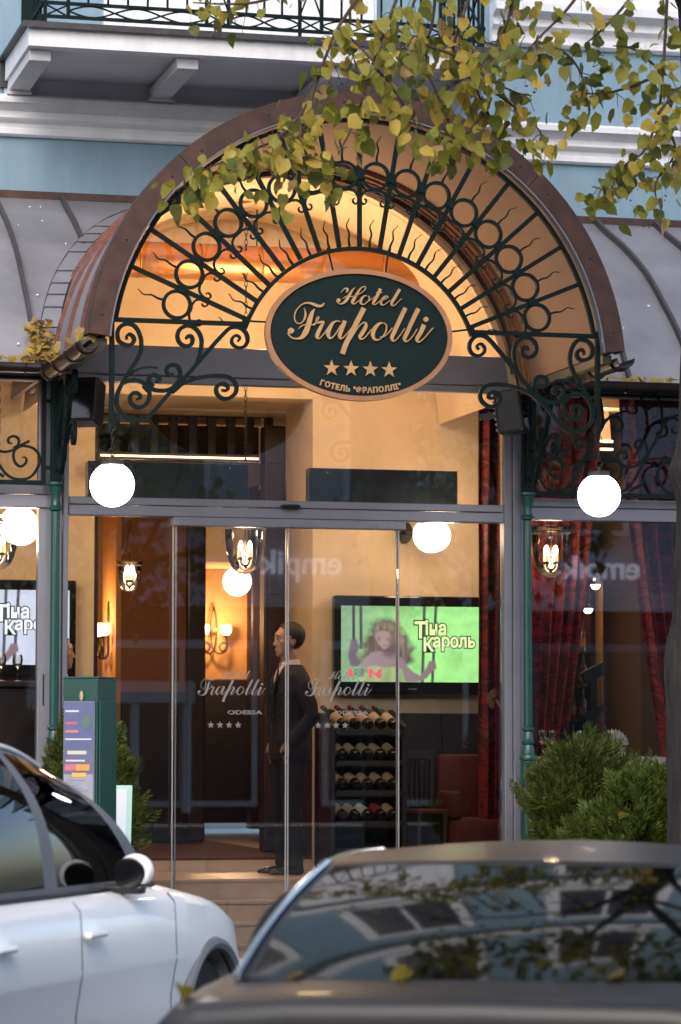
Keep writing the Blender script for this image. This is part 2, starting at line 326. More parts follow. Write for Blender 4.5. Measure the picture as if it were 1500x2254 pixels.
# traced ironwork, lettering and twig paths, in metres
BRACKET=[[(-1.452, 3.911), (-1.452, 3.931), (-1.435, 3.944), (-1.412, 3.928), (-1.408, 3.903), (-1.431, 3.878), (-1.468, 3.881), (-1.501, 3.903), (-1.509, 3.947), (-1.494, 3.985), (-1.457, 4.006), (-1.417, 4.002), (-1.387, 3.974), (-1.368, 3.93), (-1.362, 3.886), (-1.367, 3.842), (-1.389, 3.789), (-1.422, 3.737), (-1.455, 3.684), (-1.484, 3.632), (-1.506, 3.58), (-1.51, 3.529), (-1.498, 3.485), (-1.465, 3.449), (-1.42, 3.43), (-1.376, 3.425), (-1.331, 3.438), (-1.287, 3.476), (-1.243, 3.529), (-1.198, 3.582), (-1.161, 3.623), (-1.109, 3.673), (-1.05, 3.741), (-0.998, 3.802), (-0.946, 3.863), (-0.893, 3.924), (-0.848, 3.973), (-0.815, 4.002), (-0.773, 4.011), (-0.735, 3.997), (-0.709, 3.963), (-0.706, 3.923), (-0.727, 3.892), (-0.765, 3.883), (-0.799, 3.905), (-0.803, 3.934), (-0.784, 3.957), (-0.762, 3.954), (-0.754, 3.939), (-0.767, 3.922)], [(-1.087, 3.925), (-1.079, 3.941), (-1.058, 3.944), (-1.047, 3.922), (-1.058, 3.892), (-1.092, 3.882), (-1.126, 3.901), (-1.141, 3.938), (-1.13, 3.979), (-1.096, 4.004), (-1.062, 4.007), (-1.029, 3.99), (-1.002, 3.957), (-0.991, 3.913), (-0.997, 3.861), (-1.009, 3.816), (-1.031, 3.767), (-1.065, 3.718)], [(-1.161, 3.62), (-1.109, 3.651), (-1.05, 3.678), (-0.982, 3.697), (-0.907, 3.707), (-0.84, 3.705), (-0.798, 3.686), (-0.775, 3.649), (-0.779, 3.609), (-0.809, 3.578), (-0.847, 3.567), (-0.884, 3.583), (-0.901, 3.616), (-0.892, 3.646), (-0.862, 3.659), (-0.832, 3.648), (-0.828, 3.629), (-0.843, 3.618), (-0.866, 3.621)], [(-1.169, 3.627), (-1.139, 3.657), (-1.125, 3.698), (-1.125, 3.731), (-1.14, 3.757), (-1.166, 3.765), (-1.196, 3.755), (-1.208, 3.729), (-1.195, 3.707), (-1.177, 3.704), (-1.169, 3.715)], [(-1.154, 3.634), (-1.199, 3.611), (-1.243, 3.606), (-1.288, 3.612), (-1.31, 3.641), (-1.318, 3.666), (-1.303, 3.693), (-1.281, 3.701), (-1.255, 3.689), (-1.25, 3.672), (-1.262, 3.661), (-1.277, 3.664)], [(-1.466, 3.647), (-1.437, 3.661), (-1.4, 3.665), (-1.359, 3.654), (-1.325, 3.626), (-1.312, 3.589), (-1.317, 3.549), (-1.339, 3.515), (-1.376, 3.499), (-1.413, 3.513), (-1.432, 3.545), (-1.421, 3.579), (-1.392, 3.588), (-1.369, 3.573), (-1.373, 3.554), (-1.391, 3.55)], [(-1.318, 3.633), (-1.154, 3.627)], [(-1.455, 3.681), (-1.407, 3.719), (-1.363, 3.739), (-1.304, 3.748), (-1.259, 3.744)], [(-1.534, 4.024), (-1.535, 3.407)]]
PANEL=[[(1.709, 3.314), (1.738, 3.257), (1.773, 3.216), (1.823, 3.201), (1.881, 3.205), (1.931, 3.233), (1.975, 3.289), (2.018, 3.366), (2.055, 3.429), (2.098, 3.505), (2.135, 3.568), (2.171, 3.631), (2.201, 3.687), (2.244, 3.722), (2.288, 3.721), (2.321, 3.691), (2.324, 3.649), (2.295, 3.624), (2.266, 3.627), (2.255, 3.647), (2.27, 3.665)], [(1.709, 3.314), (1.718, 3.366), (1.753, 3.404), (1.803, 3.419), (1.846, 3.415), (1.878, 3.387), (1.885, 3.349), (1.874, 3.311), (1.845, 3.285), (1.817, 3.294), (1.799, 3.32), (1.806, 3.344), (1.828, 3.344)], [(2.164, 3.624), (2.183, 3.673), (2.182, 3.728), (2.176, 3.79), (2.151, 3.859), (2.1, 3.899), (2.05, 3.883), (2.028, 3.841), (2.042, 3.797), (2.078, 3.784), (2.104, 3.802), (2.1, 3.826), (2.078, 3.815)], [(1.721, 3.458), (1.781, 3.453), (1.839, 3.423), (1.882, 3.394), (1.939, 3.378), (1.99, 3.389), (2.047, 3.425), (2.113, 3.44), (2.17, 3.44), (2.235, 3.426), (2.279, 3.41)], [(1.864, 3.41), (1.85, 3.444), (1.86, 3.472), (1.889, 3.482), (1.918, 3.467), (1.918, 3.439), (1.896, 3.435)], [(2.058, 3.435), (2.069, 3.491), (2.055, 3.546), (2.019, 3.565), (1.99, 3.554), (1.983, 3.523), (2.005, 3.503), (2.026, 3.514), (2.019, 3.531)], [(2.172, 3.662), (2.223, 3.712), (2.266, 3.734), (2.317, 3.756), (2.354, 3.764)], [(1.946, 3.216), (1.982, 3.234), (2.025, 3.256), (2.04, 3.297)], [(1.864, 3.41), (2.058, 3.439)], [(1.701, 3.887), (1.698, 3.187)], [(1.666, 3.183), (2.751, 3.189)]]
FRAP=[[(-0.22, 0.1922, 0.0026), (-0.2329, 0.1758, 0.0131), (-0.2556, 0.1699, 0.017), (-0.2848, 0.1784, 0.017), (-0.3171, 0.1873, 0.0118), (-0.3495, 0.1824, 0.0078), (-0.3817, 0.1578, 0.0065), (-0.4023, 0.1254, 0.0065), (-0.4074, 0.0936, 0.0065), (-0.3996, 0.0685, 0.0065), (-0.3815, 0.0584, 0.0059), (-0.3589, 0.0668, 0.0052), (-0.3428, 0.0927, 0.0104), (-0.3383, 0.1213, 0.0118), (-0.3429, 0.1446, 0.0052), (-0.3481, 0.1571, 0.002)], [(-0.2795, 0.1532, 0.0026), (-0.2963, 0.1292, 0.0196), (-0.3105, 0.0875, 0.0287), (-0.3233, 0.0427, 0.0313), (-0.3394, 0.0042, 0.0326), (-0.3619, -0.0251, 0.0222), (-0.3942, -0.0356, 0.0091), (-0.4232, -0.0303, 0.0078), (-0.4419, -0.0132, 0.0091), (-0.4471, 0.0037, 0.0104)], [(-0.4292, 0.0315, 0.0039), (-0.4291, 0.0232, 0.0287), (-0.4291, 0.0138, 0.0392), (-0.4291, 0.0043, 0.0287), (-0.4291, -0.0052, 0.0039)], [(-0.3814, 0.0268, 0.0026), (-0.3653, 0.0425, 0.0065), (-0.3459, 0.0514, 0.0065), (-0.3169, 0.0556, 0.0052), (-0.2845, 0.0535, 0.0091)], [(-0.2878, 0.0503, 0.0078), (-0.2716, 0.0698, 0.0078), (-0.2568, 0.0925, 0.0052), (-0.2568, 0.1033, 0.0046), (-0.2652, 0.1005, 0.0052), (-0.2703, 0.0825, 0.0052), (-0.2651, 0.0669, 0.0078), (-0.2489, 0.0706, 0.0118), (-0.223, 0.0766, 0.0104)], [(-0.223, 0.0747, 0.0131), (-0.2392, 0.0456, 0.0196), (-0.2586, 0.0069, 0.0235), (-0.2663, -0.0187, 0.0209), (-0.2553, -0.0291, 0.0091), (-0.2391, -0.0178, 0.0059), (-0.2197, 0.0051, 0.0052), (-0.2003, 0.0311, 0.0052)], [(-0.1192, 0.0783, 0.0052), (-0.1419, 0.082, 0.0078), (-0.1679, 0.0671, 0.017), (-0.1905, 0.0283, 0.0261), (-0.197, -0.0037, 0.0235), (-0.184, -0.0254, 0.0131), (-0.1613, -0.012, 0.0065), (-0.1354, 0.0238, 0.0059), (-0.1159, 0.0562, 0.0059)], [(-0.0899, 0.0857, 0.0248), (-0.1061, 0.0438, 0.0248), (-0.1223, -0.0011, 0.0235), (-0.1191, -0.0232, 0.0131), (-0.1028, -0.0195, 0.0065), (-0.0768, 0.0068, 0.0059), (-0.0443, 0.046, 0.0052)], [(0.0306, 0.1675, 0.03), (0.0012, 0.1111, 0.03), (-0.0378, 0.0335, 0.03), (-0.0833, -0.0569, 0.03), (-0.106, -0.1198, 0.0313)], [(-0.0508, -0.0241, 0.0033), (-0.0248, 0.0212, 0.0059), (0.0013, 0.0571, 0.0059), (0.0241, 0.077, 0.0078), (0.0404, 0.0743, 0.0144), (0.0404, 0.0521, 0.0222), (0.0209, 0.0164, 0.0235), (0.0046, -0.0095, 0.0196), (0.0111, -0.0239, 0.0118), (0.0339, -0.0149, 0.0065), (0.06, 0.0146, 0.0059), (0.0796, 0.0407, 0.0052)], [(0.1515, 0.0814, 0.0065), (0.1254, 0.0741, 0.0157), (0.0992, 0.0446, 0.0235), (0.0862, 0.0059, 0.0235), (0.0992, -0.0223, 0.0157), (0.1254, -0.0233, 0.0078), (0.1515, -0.0014, 0.0065), (0.1712, 0.0343, 0.0078), (0.1725, 0.0662, 0.0078), (0.1548, 0.0815, 0.0065)], [(0.1319, -0.0053, 0.0052), (0.1548, -0.0045, 0.0052), (0.1843, 0.0188, 0.0052), (0.2105, 0.0516, 0.0052)], [(0.2946, 0.179, 0.0248), (0.263, 0.114, 0.0261), (0.2236, 0.0297, 0.0248), (0.2072, -0.0091, 0.0222), (0.217, -0.0291, 0.0104), (0.2367, -0.0177, 0.0059), (0.263, 0.0119, 0.0052), (0.2892, 0.0511, 0.0052)], [(0.3768, 0.1768, 0.0261), (0.3452, 0.1137, 0.0261), (0.3057, 0.0293, 0.0248), (0.2879, -0.0096, 0.0222), (0.2971, -0.0297, 0.0104), (0.3188, -0.0181, 0.0059), (0.3451, 0.0115, 0.0052), (0.3681, 0.0506, 0.0052)], [(0.413, 0.0777, 0.0274), (0.3912, 0.029, 0.0248), (0.3681, -0.0101, 0.0222), (0.376, -0.0302, 0.0104), (0.401, -0.0154, 0.0065), (0.434, 0.0177, 0.0052), (0.4604, 0.0506, 0.0065), (0.4769, 0.0627, 0.0026)], [(0.4249, 0.1286, 0.0039), (0.4249, 0.1222, 0.0248), (0.4249, 0.1127, 0.0326), (0.4249, 0.1031, 0.0248), (0.4248, 0.0967, 0.0039)]]
HOT=[[(-0.1142, 0.2583, 0.0026), (-0.0999, 0.2779, 0.0052), (-0.0836, 0.2862, 0.0091), (-0.0738, 0.277, 0.0131), (-0.0816, 0.2595, 0.0039)], [(-0.025, 0.2947, 0.002), (-0.0445, 0.2749, 0.0091), (-0.0673, 0.2359, 0.017), (-0.09, 0.2032, 0.0157), (-0.1161, 0.1883, 0.0065), (-0.1343, 0.1953, 0.0065), (-0.1421, 0.2077, 0.0078)], [(-0.1311, 0.2234, 0.0039), (-0.131, 0.2183, 0.0196), (-0.131, 0.2106, 0.0248), (-0.131, 0.203, 0.0196), (-0.131, 0.1979, 0.0039)], [(-0.1031, 0.2206, 0.002), (-0.0836, 0.2353, 0.0052), (-0.051, 0.2365, 0.0046), (-0.0184, 0.2441, 0.0039), (0.0207, 0.2678, 0.0052), (0.039, 0.2876, 0.0052), (0.037, 0.3003, 0.0052), (0.024, 0.2998, 0.0059), (0.0044, 0.2831, 0.0091), (-0.0184, 0.2472, 0.0157), (-0.0412, 0.2082, 0.0183), (-0.0392, 0.1924, 0.0091), (-0.0249, 0.1942, 0.0052), (0.0012, 0.2161, 0.0039)], [(0.0468, 0.2465, 0.0052), (0.0273, 0.2394, 0.0104), (0.011, 0.2165, 0.0157), (0.011, 0.1955, 0.0118), (0.0306, 0.1911, 0.0052), (0.0534, 0.2085, 0.0046), (0.0652, 0.2312, 0.0059), (0.0566, 0.2437, 0.0052)], [(0.0403, 0.2016, 0.0039), (0.0795, 0.2254, 0.0039), (0.0991, 0.242, 0.0039)], [(0.1351, 0.2912, 0.0183), (0.1155, 0.249, 0.0183), (0.0926, 0.2099, 0.0157), (0.0894, 0.1958, 0.0104), (0.1057, 0.1945, 0.0052), (0.1319, 0.2177, 0.0039)], [(0.109, 0.2679, 0.0052), (0.145, 0.2692, 0.0052)], [(0.1319, 0.2145, 0.0039), (0.1613, 0.2284, 0.0059), (0.181, 0.2387, 0.0052), (0.1764, 0.2481, 0.0052), (0.1581, 0.241, 0.0104), (0.1384, 0.2116, 0.0144), (0.1417, 0.1939, 0.0104), (0.1613, 0.1946, 0.0052), (0.1974, 0.2233, 0.0039)], [(0.2578, 0.2926, 0.017), (0.2302, 0.2469, 0.017), (0.2072, 0.2077, 0.0157), (0.2092, 0.1899, 0.0091), (0.2269, 0.1944, 0.0052), (0.2499, 0.217, 0.0039), (0.2696, 0.2356, 0.0026)]]
TWIGS=[[(-0.75, -4.862, 5.377), (-0.885, -4.869, 5.176), (-0.953, -4.852, 5.009), (-1.011, -4.843, 4.841), (-1.12, -4.949, 4.672), (-1.259, -4.984, 4.541), (-1.352, -4.761, 4.52), (-1.534, -4.946, 4.418), (-1.655, -4.968, 4.35), (-1.679, -4.639, 4.325)], [(-1.017, -4.868, 4.836), (-1.065, -4.869, 4.62), (-1.133, -4.854, 4.478), (-1.244, -4.92, 4.366)], [(-1.093, -4.835, 4.696), (-1.008, -4.834, 4.535), (-0.93, -4.811, 4.448), (-0.833, -4.809, 4.417)], [(-0.602, -5.036, 5.344), (-0.674, -5.031, 5.151), (-0.752, -5.056, 4.952), (-0.813, -5.106, 4.774), (-0.824, -4.963, 4.661), (-0.928, -5.043, 4.476)], [(-0.735, -4.992, 4.967), (-0.612, -4.981, 4.834), (-0.53, -4.95, 4.726), (-0.486, -5.008, 4.634)], [(-0.196, -4.299, 5.547), (-0.216, -4.277, 5.351), (-0.263, -4.261, 5.202), (-0.214, -4.359, 4.985), (-0.155, -4.372, 4.837), (-0.116, -4.37, 4.716), (-0.093, -4.159, 4.695)], [(-1.091, -4.664, 5.403), (-1.287, -4.674, 5.329), (-1.454, -4.663, 5.314), (-1.614, -4.681, 5.307)], [(-0.126, -4.749, 5.443), (-0.2, -4.745, 5.245), (-0.215, -4.709, 5.106), (-0.119, -4.722, 4.963), (-0.027, -4.663, 4.834), (0.037, -4.66, 4.716), (0.08, -4.602, 4.632)], [(-0.117, -4.715, 4.965), (0.039, -4.697, 4.904), (0.173, -4.668, 4.819), (0.279, -4.654, 4.73), (0.251, -4.701, 4.658)], [(-0.04, -4.706, 4.825), (-0.135, -4.69, 4.702), (-0.238, -4.699, 4.671)], [(0.079, -4.815, 5.44), (0.059, -4.797, 5.297), (-0.007, -4.766, 5.154), (-0.116, -4.877, 4.979), (0.096, -4.755, 4.919), (0.17, -4.837, 4.882)], [(0.411, -4.949, 5.428), (0.315, -4.936, 5.304), (0.172, -4.912, 5.156), (0.063, -5.018, 5.03)], [(1.065, -4.485, 5.58), (1.054, -4.475, 5.331), (1.029, -4.502, 5.122), (1.028, -4.428, 4.912), (0.963, -4.389, 4.716), (0.823, -4.484, 4.616), (0.797, -4.336, 4.554), (0.669, -4.552, 4.473)], [(1.004, -4.57, 5.106), (0.84, -4.594, 5.217), (0.709, -4.6, 5.232)], [(1.028, -4.504, 5.122), (0.839, -4.521, 5.033), (0.673, -4.55, 4.981), (0.604, -4.449, 4.998)], [(0.994, -4.523, 4.891), (1.099, -4.503, 4.701), (0.974, -4.535, 4.515), (0.983, -4.529, 4.392)], [(0.847, -4.58, 5.544), (0.744, -4.575, 5.414), (0.641, -4.574, 5.309), (0.567, -4.562, 5.245)], [(0.308, -4.492, 5.258), (0.486, -4.495, 5.193), (0.585, -4.47, 5.055), (0.524, -4.531, 4.89)], [(-0.241, -4.799, 5.085), (-0.439, -4.798, 5.146), (-0.561, -4.794, 5.212)], [(-0.94, -5.089, 5.122), (-0.808, -5.085, 5.013), (-0.726, -5.137, 4.889)], [(-0.35, -4.484, 5.493), (-0.407, -4.506, 5.336), (-0.448, -4.471, 5.145), (-0.428, -4.489, 4.995)], [(-0.105, -4.421, 5.325), (0.026, -4.41, 5.26), (0.158, -4.397, 5.246)], [(0.789, -5.078, 4.769), (0.869, -5.069, 4.871), (0.934, -5.031, 4.931)]]
# ------------------------------------------------------------------ ground
struct(MB().box(-60, 60, -5.2, 0.0, -0.4, 0.0).build('pavement', 'paving'))
_k = MB()
for i in range(-24, 24): _k.box(i * 1.0 + 0.004, i * 1.0 + 0.996, -5.36, -5.204, -0.4, -0.012)
tag(_k.build('kerb', 'kerb'), None, None, kind='structure')
struct(MB().box(-120, 120, -27.0, -5.36, -0.5, -0.2).build('road', 'asphalt'))
struct(MB().box(-120, 120, -36.0, -27.0, -0.5, -0.06).build('far_pavement', 'paving'))
struct(MB().box(-200, 200, -250, 200, -0.9, -0.52).build('ground', 'asphalt'))

# ------------------------------------------------------------------ hotel building (upper facade set back at Y=1.7)
hb = thing('hotel_building', 'pale blue hotel facade with white cornices above the glass entrance porch', 'building', (0, 1.7, 0))
MB().box(-9, 9, 1.72, 2.1, 5.44, 5.87).build('wall', 'blue', hb)
MB().box(-9, 9, 1.72, 2.1, 5.87, 17.5).build('wall', 'blue', hb)
for z in (9.6, 13.4):
    for x in (-6.6, -3.6, -0.6, 2.4, 5.4):
        wf = MB().bbox(x - 0.2, x + 1.6, 1.60, 1.719, z, z + 2.6, 0.02).build('window', 'white', hb); MB().box(x, x + 0.66, 1.585, 1.599, z + 0.2, z + 2.4).build('pane', 'oppwin', wf); MB().box(x + 0.74, x + 1.4, 1.585, 1.599, z + 0.2, z + 2.4).build('pane', 'oppwin', wf)
    MB().box(-9, 9, 1.50, 1.719, z - 0.5, z - 0.2).build('cornice', 'white', hb)
MB().box(-9, 9, 1.2, 2.1, 17.51, 17.9).build('cornice', 'white', hb)
def moulding(prof, x0, x1, name, m, par):
    mb = MB()
    pts = [(1.719, prof[0][1])] + [(1.72 - d, z) for d, z in prof] + [(1.719, prof[-1][1])]
    mb.prism(pts, x0, x1, 'yz'); return mb.build(name, m, par)
cp = [(0.03, 5.84), (0.05, 5.855), (0.05, 5.895), (0.035, 5.90), (0.045, 5.93), (0.075, 5.95), (0.09, 5.965), (0.09, 5.98), (0.06, 5.985), (0.06, 6.02), (0.08, 6.025), (0.11, 6.045), (0.13, 6.06), (0.15, 6.065), (0.15, 6.105), (0.12, 6.11), (0.10, 6.13)]
moulding(cp, -9, 9, 'cornice', 'white', hb)
up = [(0.03, 6.72), (0.06, 6.74), (0.06, 6.78), (0.04, 6.785), (0.06, 6.83), (0.10, 6.86), (0.10, 6.885), (0.08, 6.89), (0.08, 6.92), (0.14, 6.95), (0.18, 6.96), (0.18, 7.02), (0.15, 7.03)]
moulding(up, 1.95, 9, 'sill_moulding', 'white', hb)
MB().box(2.2, 5.5, 1.66, 1.72, 7.05, 7.3).build('window_apron', 'white', hb)
w_ = MB().box(2.35, 4.0, 1.68, 1.72, 7.32, 9.0).build('window', 'white', hb); MB().box(2.5, 3.85, 1.66, 1.678, 7.4, 8.9).build('pane', 'oppwin', w_)
# balcony door behind the railing
bd = MB().box(-1.0, 1.05, 1.64, 1.72, 6.42, 8.9).build('balcony_door', 'white', hb)
for x0, x1 in ((-0.98, -0.86), (-0.82, -0.02), (0.04, 0.84), (0.90, 1.03)):
    MB().bbox(x0, x1, 1.615, 1.66, 6.46, 8.8, 0.012).build('door_panel', 'white', bd)
MB().box(-1.745, -1.52, 1.66, 1.72, 6.19, 6.42).build('downpipe_box', 'cap', hb)
# wall flashing strip above the awnings
MB().box(-9, -0.2, 1.655, 1.719, 5.385, 5.44).build('flashing_strip', 'fascia', hb)
MB().box(0.2, 9, 1.655, 1.719, 5.385, 5.44).build('flashing_strip', 'fascia', hb)
MB().box(-1.715, 1.635, 1.69, 1.72, 6.14, 6.262).build('frieze', 'soffit', hb)
# balcony
ba = MB().box(-1.70, 1.62, 0.515, 1.70, 6.30, 6.355).build('balcony', 'white', hb)
MB().box(-1.715, 1.635, 0.50, 0.62, 6.235, 6.375).build('balcony_edge', 'white', ba)
MB().box(-1.715, -1.60, 0.622, 1.71, 6.235, 6.375).build('balcony_edge', 'white', ba)
MB().box(1.52, 1.635, 0.622, 1.71, 6.235, 6.375).build('balcony_edge', 'white', ba)
MB().box(-1.598, 1.518, 0.622, 1.70, 6.262, 6.298).build('soffit_panel', 'soffit', ba)
_c = MB().box(-1.76, 1.68, 0.455, 0.56, 6.377, 6.398).box(-1.76, -1.66, 0.562, 1.71, 6.377, 6.398).box(1.58, 1.68, 0.562, 1.71, 6.377, 6.398)
_c.box(-1.765, 1.685, 0.45, 0.464, 6.355, 6.3765)
_c.build('drip_edge', 'cap', ba)
for x in (-1.695, -0.66, 0.42, 1.46):
    MB().bbox(x, x + 0.15, 0.60, 1.70, 6.155, 6.233, 0.006).build('bracket', 'soffit', ba)  # greyer soffit stucco puts the brackets' shading into their colour
    MB().box(x - 0.015, x + 0.165, 1.58, 1.70, 6.125, 6.153).build('bracket_foot', 'soffit', ba)
Yb = 0.52
def rail(x0, x1, z): MB().box(x0, x1, Yb - 0.012, Yb + 0.012, z - 0.011, z + 0.011).build('rail', 'iron', ba)
for z in (6.45, 6.545, 6.985, 7.08): rail(-1.63, 1.55, z)
posts = [-1.60, -1.44, -0.47, -0.315, 0.195, 0.352, 1.22, 1.38, 1.53]
for x in posts: MB().box(x - 0.011, x + 0.011, Yb - 0.014, Yb + 0.014, 6.40 if x in (-1.60, 0.195, 1.53) else 6.455, 7.10).build('railing_post', 'iron', ba)
def lens(x0, x1, z0, z1, n):
    p = (x1 - x0) / n
    for i in range(n):
        for sg in (1, -1):
            pts = [(x0 + p * (i + t / 10), (z0 + z1) / 2 + sg * (z1 - z0) / 2 * sin(pi * t / 10)) for t in range(11)]
            MB().bar(pts, 0.011, Yb - 0.006 + 0.003 * sg, Yb + 0.006 + 0.003 * sg).build('lens_bar', 'iron', ba)
def cross(x0, x1, z0, z1):
    for k, (a, b) in enumerate((((x0, z0), (x1, z1)), ((x0, z1), (x1, z0)))): MB().bar([a, b], 0.011, Yb - 0.005 + 0.004 * k, Yb + 0.005 + 0.004 * k).build('cross_bar', 'iron', ba)
for z0, z1 in ((6.455, 6.535), (6.995, 7.07)):
    lens(-1.44, -0.47, z0, z1, 3); lens(-0.315, 0.195, z0, z1, 2); lens(0.352, 1.22, z0, z1, 3)
    for a, b in ((-1.60, -1.44), (-0.47, -0.315), (0.195, 0.352), (1.22, 1.38)): cross(a, b, z0, z1)
for a, b in ((-1.60, -1.44), (-0.47, -0.315), (0.195, 0.352), (1.22, 1.38)): cross(a, b, 6.555, 6.975)
for a, b, n in ((-1.44, -0.47, 7), (-0.315, 0.195, 4), (0.352, 1.22, 6)):
    for i in range(1, n):
        x = a + (b - a) * i / n; MB().box(x - 0.007, x + 0.007, Yb - 0.007, Yb + 0.007, 6.556, 6.974).build('baluster', 'iron', ba)
for X in (-1.61, 1.545):     # side returns
    mb = MB()
    for z in (6.45, 6.545, 6.985, 7.08): mb.box(X - 0.012, X + 0.012, Yb + 0.02, 1.63, z - 0.011, z + 0.011)
    for i in range(1, 9):
        y = Yb + 0.02 + i * 0.125; mb.box(X - 0.008, X + 0.008, y - 0.008, y + 0.008, 6.462, 6.973)
    mb.bar([(Yb + .03, 6.56), (1.1, 6.97)], 0.012, -0.02, -0.009, plane='yz', at=X).bar([(1.1, 6.56), (Yb + .03, 6.97)], 0.012, 0.009, 0.02, plane='yz', at=X)
    mb.build('side_railing', 'iron', ba)
# lobby wall (old facade, inside the porch), with the central opening
lw = hb
MB().box(-6, -1.03, 1.72, 2.57, 0.0, 4.0).build('lobby_wall', 'cream', lw)
MB().box(0.587, 2.10, 1.72, 2.57, 0.0, 4.0).build('lobby_wall', 'cream', lw)
MB().box(-6, 6, 1.72, 2.57, 4.0, 5.437).build('lobby_wall', 'cream', lw)
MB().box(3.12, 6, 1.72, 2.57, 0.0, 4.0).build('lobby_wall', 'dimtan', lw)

for x0, x1 in ((0.60, 1.08), (1.085, 1.56), (1.565, 2.09)): MB().bbox(x0, x1, 1.69, 1.718, 0.56, 1.70, 0.008).build('wainscot_and_shade_panel', 'rack', hb)
MB().box(0.55, 0.585, 1.722, 2.56, 0.66, 1.62).build('wainscot_and_shade_panel', 'wood', hb)
MB().box(-2.4, -1.035, 1.70, 1.718, 0.56, 1.50).build('wainscot_and_shade_panel', 'wood', hb)
# ------------------------------------------------------------------ porch floor, steps
st = tag(MB().box(-1.5, 1.5, 0.44, 1.715, 0.1, 0.555).build('staircase', 'marble'), 'beige marble steps rising behind the glass doors', 'steps')
for k, (y, z) in enumerate(((0.44, 0.56), (0.30, 0.42), (0.17, 0.28), (0.045, 0.14))):
    for x0, x1 in ((-1.5, -0.35), (-0.346, 0.72), (0.724, 1.5)):
        d = 0.02 if k == 0 else 0.0
        MB().box(x0, x1, y + 0.006, y + 0.02 + (0.03 if k == 0 else 0.13), z - 0.14, z - 0.026).build('riser', 'marble', st)
        MB().bbox(x0, x1, y - 0.014, (1.712 if k == 0 else y + 0.15), z - 0.024, z + 0.001, 0.006).build('tread', 'marble', st)
for x0, x1 in ((-1.03, -0.2), (-0.196, 0.587)): MB().box(x0, x1, 1.70, 1.73, 0.562, 0.636).build('threshold_slab', 'marble', st)
struct(MB().box(-1.03, 0.587, 1.715, 12, 0.55, 0.655).build('carpet', 'carpet'))
struct(MB().box(0.589, 9.5, 2.575, 12, 0.45, 0.56).build('restaurant_floor', 'wood'))
struct(MB().box(-6, -1.505, 0.08, 1.715, 0.0, 0.55).build('bay_floor', 'wood'))
struct(MB().box(1.505, 6, 0.08, 2.57, 0.0, 0.55).build('bay_floor', 'wood'))
struct(MB().box(-1.6, 1.62, -0.12, 0.03, -0.1, 0.06).build('door_kerb', 'pink'))

# ------------------------------------------------------------------ glass porch front
gp = thing('glass_porch', 'grey aluminium and glass porch front with sliding doors and transoms', 'glass front', (0, 0, 0))
def fr(x0, x1, z0, z1, y0=-0.05, y1=0.05, name='frame_bar', b=0.006, m='frame'): return MB().bbox(x0, x1, y0, y1, z0, z1, b).build(name, m, gp)
fr(-1.53, 1.614, 3.925, 4.122, -0.06, 0.05); fr(-1.53, 1.614, 3.877, 3.918, -0.05, 0.05, b=0.004)
fr(-1.50, 1.50, 3.055, 3.105, -0.05, 0.05); fr(-1.50, 1.50, 2.982, 3.050, -0.06, 0.05)
fr(-0.80, 0.80, 2.922, 2.980, -0.075, 0.03, 'track_cover'); 
for x in (-0.745, -0.10, 0.0, 0.60, 0.70):
    MB().lathe([(0, -.004), (0.007, -.004), (0.007, .004), (0, .004)], n=8).xf(lambda v: Vector((x + v.x, -0.079 + v.z * 0.5, 2.945 + v.y))).build('screw', 'chrome', gp)
fr(-1.536, -1.502, 0.02, 3.872, -0.055, 0.05, 'door_jamb'); fr(1.502, 1.56, 0.02, 3.872, -0.055, 0.05, 'door_jamb'); fr(1.563, 1.612, 0.02, 3.872, -0.065, 0.05, 'door_jamb'); fr(1.615, 1.65, 0.02, 3.872, -0.04, 0.05, 'door_jamb')
fr(-1.70, -1.612, 0.3, 3.02, -0.05, 0.05, 'post'); fr(-1.608, -1.54, 0.02, 3.872, -0.03, 0.05, 'post')
for s, z0, z1 in ((-1, 3.024, 3.176), (1, 3.010, 3.160)):
    x0, x1 = (-3.3, -1.612) if s < 0 else (1.652, 3.3)
    fr(x0, x1, z0, z0 + 0.085, -0.06, 0.05); fr(x0, x1, z0 + 0.09, z1, -0.045, 0.05)
    fr(x0, x1, 3.868, 3.925, -0.05, 0.05); fr(x0, x1, 0.02, 0.38, -0.05, 0.05); 
fr(-3.3, -3.22, 0.385, 3.86); fr(3.22, 3.3, 0.385, 3.86)
MB().bbox(-1.665, -1.655, -0.056, -0.05, 1.725, 1.93, 0.002).build('frame_slot', 'black', gp)
fr(-1.70, -1.615, 3.18, 3.865, -0.03, 0.05, 'post')
def pane(x0, x1, z0, z1, y=0.0, name='window_pane'): return MB().box(x0, x1, y - 0.005, y + 0.005, z0, z1).build(name, 'pane', gp)
for s in (-1, 1):
    x0, x1 = sorted((s * 3.31, s * 6.0))
    fr(x0, x1, 3.03, 3.17); fr(x0, x1, 3.868, 3.925); fr(x0, x1, 0.02, 0.38); fr(*sorted((s * 5.92, s * 6.0)), 0.385, 3.02); pane(x0, x1, 0.382, 3.028); pane(x0, x1, 3.172, 3.866)
pane(-1.50, 1.50, 3.107, 3.876); pane(-3.22, -1.70, 3.18, 3.866); pane(1.652, 3.22, 3.162, 3.866)
pane(-3.22, -1.70, 0.382, 3.022); pane(1.652, 3.22, 0.382, 3.008)
pane(-1.50, -0.79, 0.06, 2.98, 0.022, 'side_light'); pane(0.77, 1.50, 0.06, 2.98, 0.022, 'side_light')
leaves = []
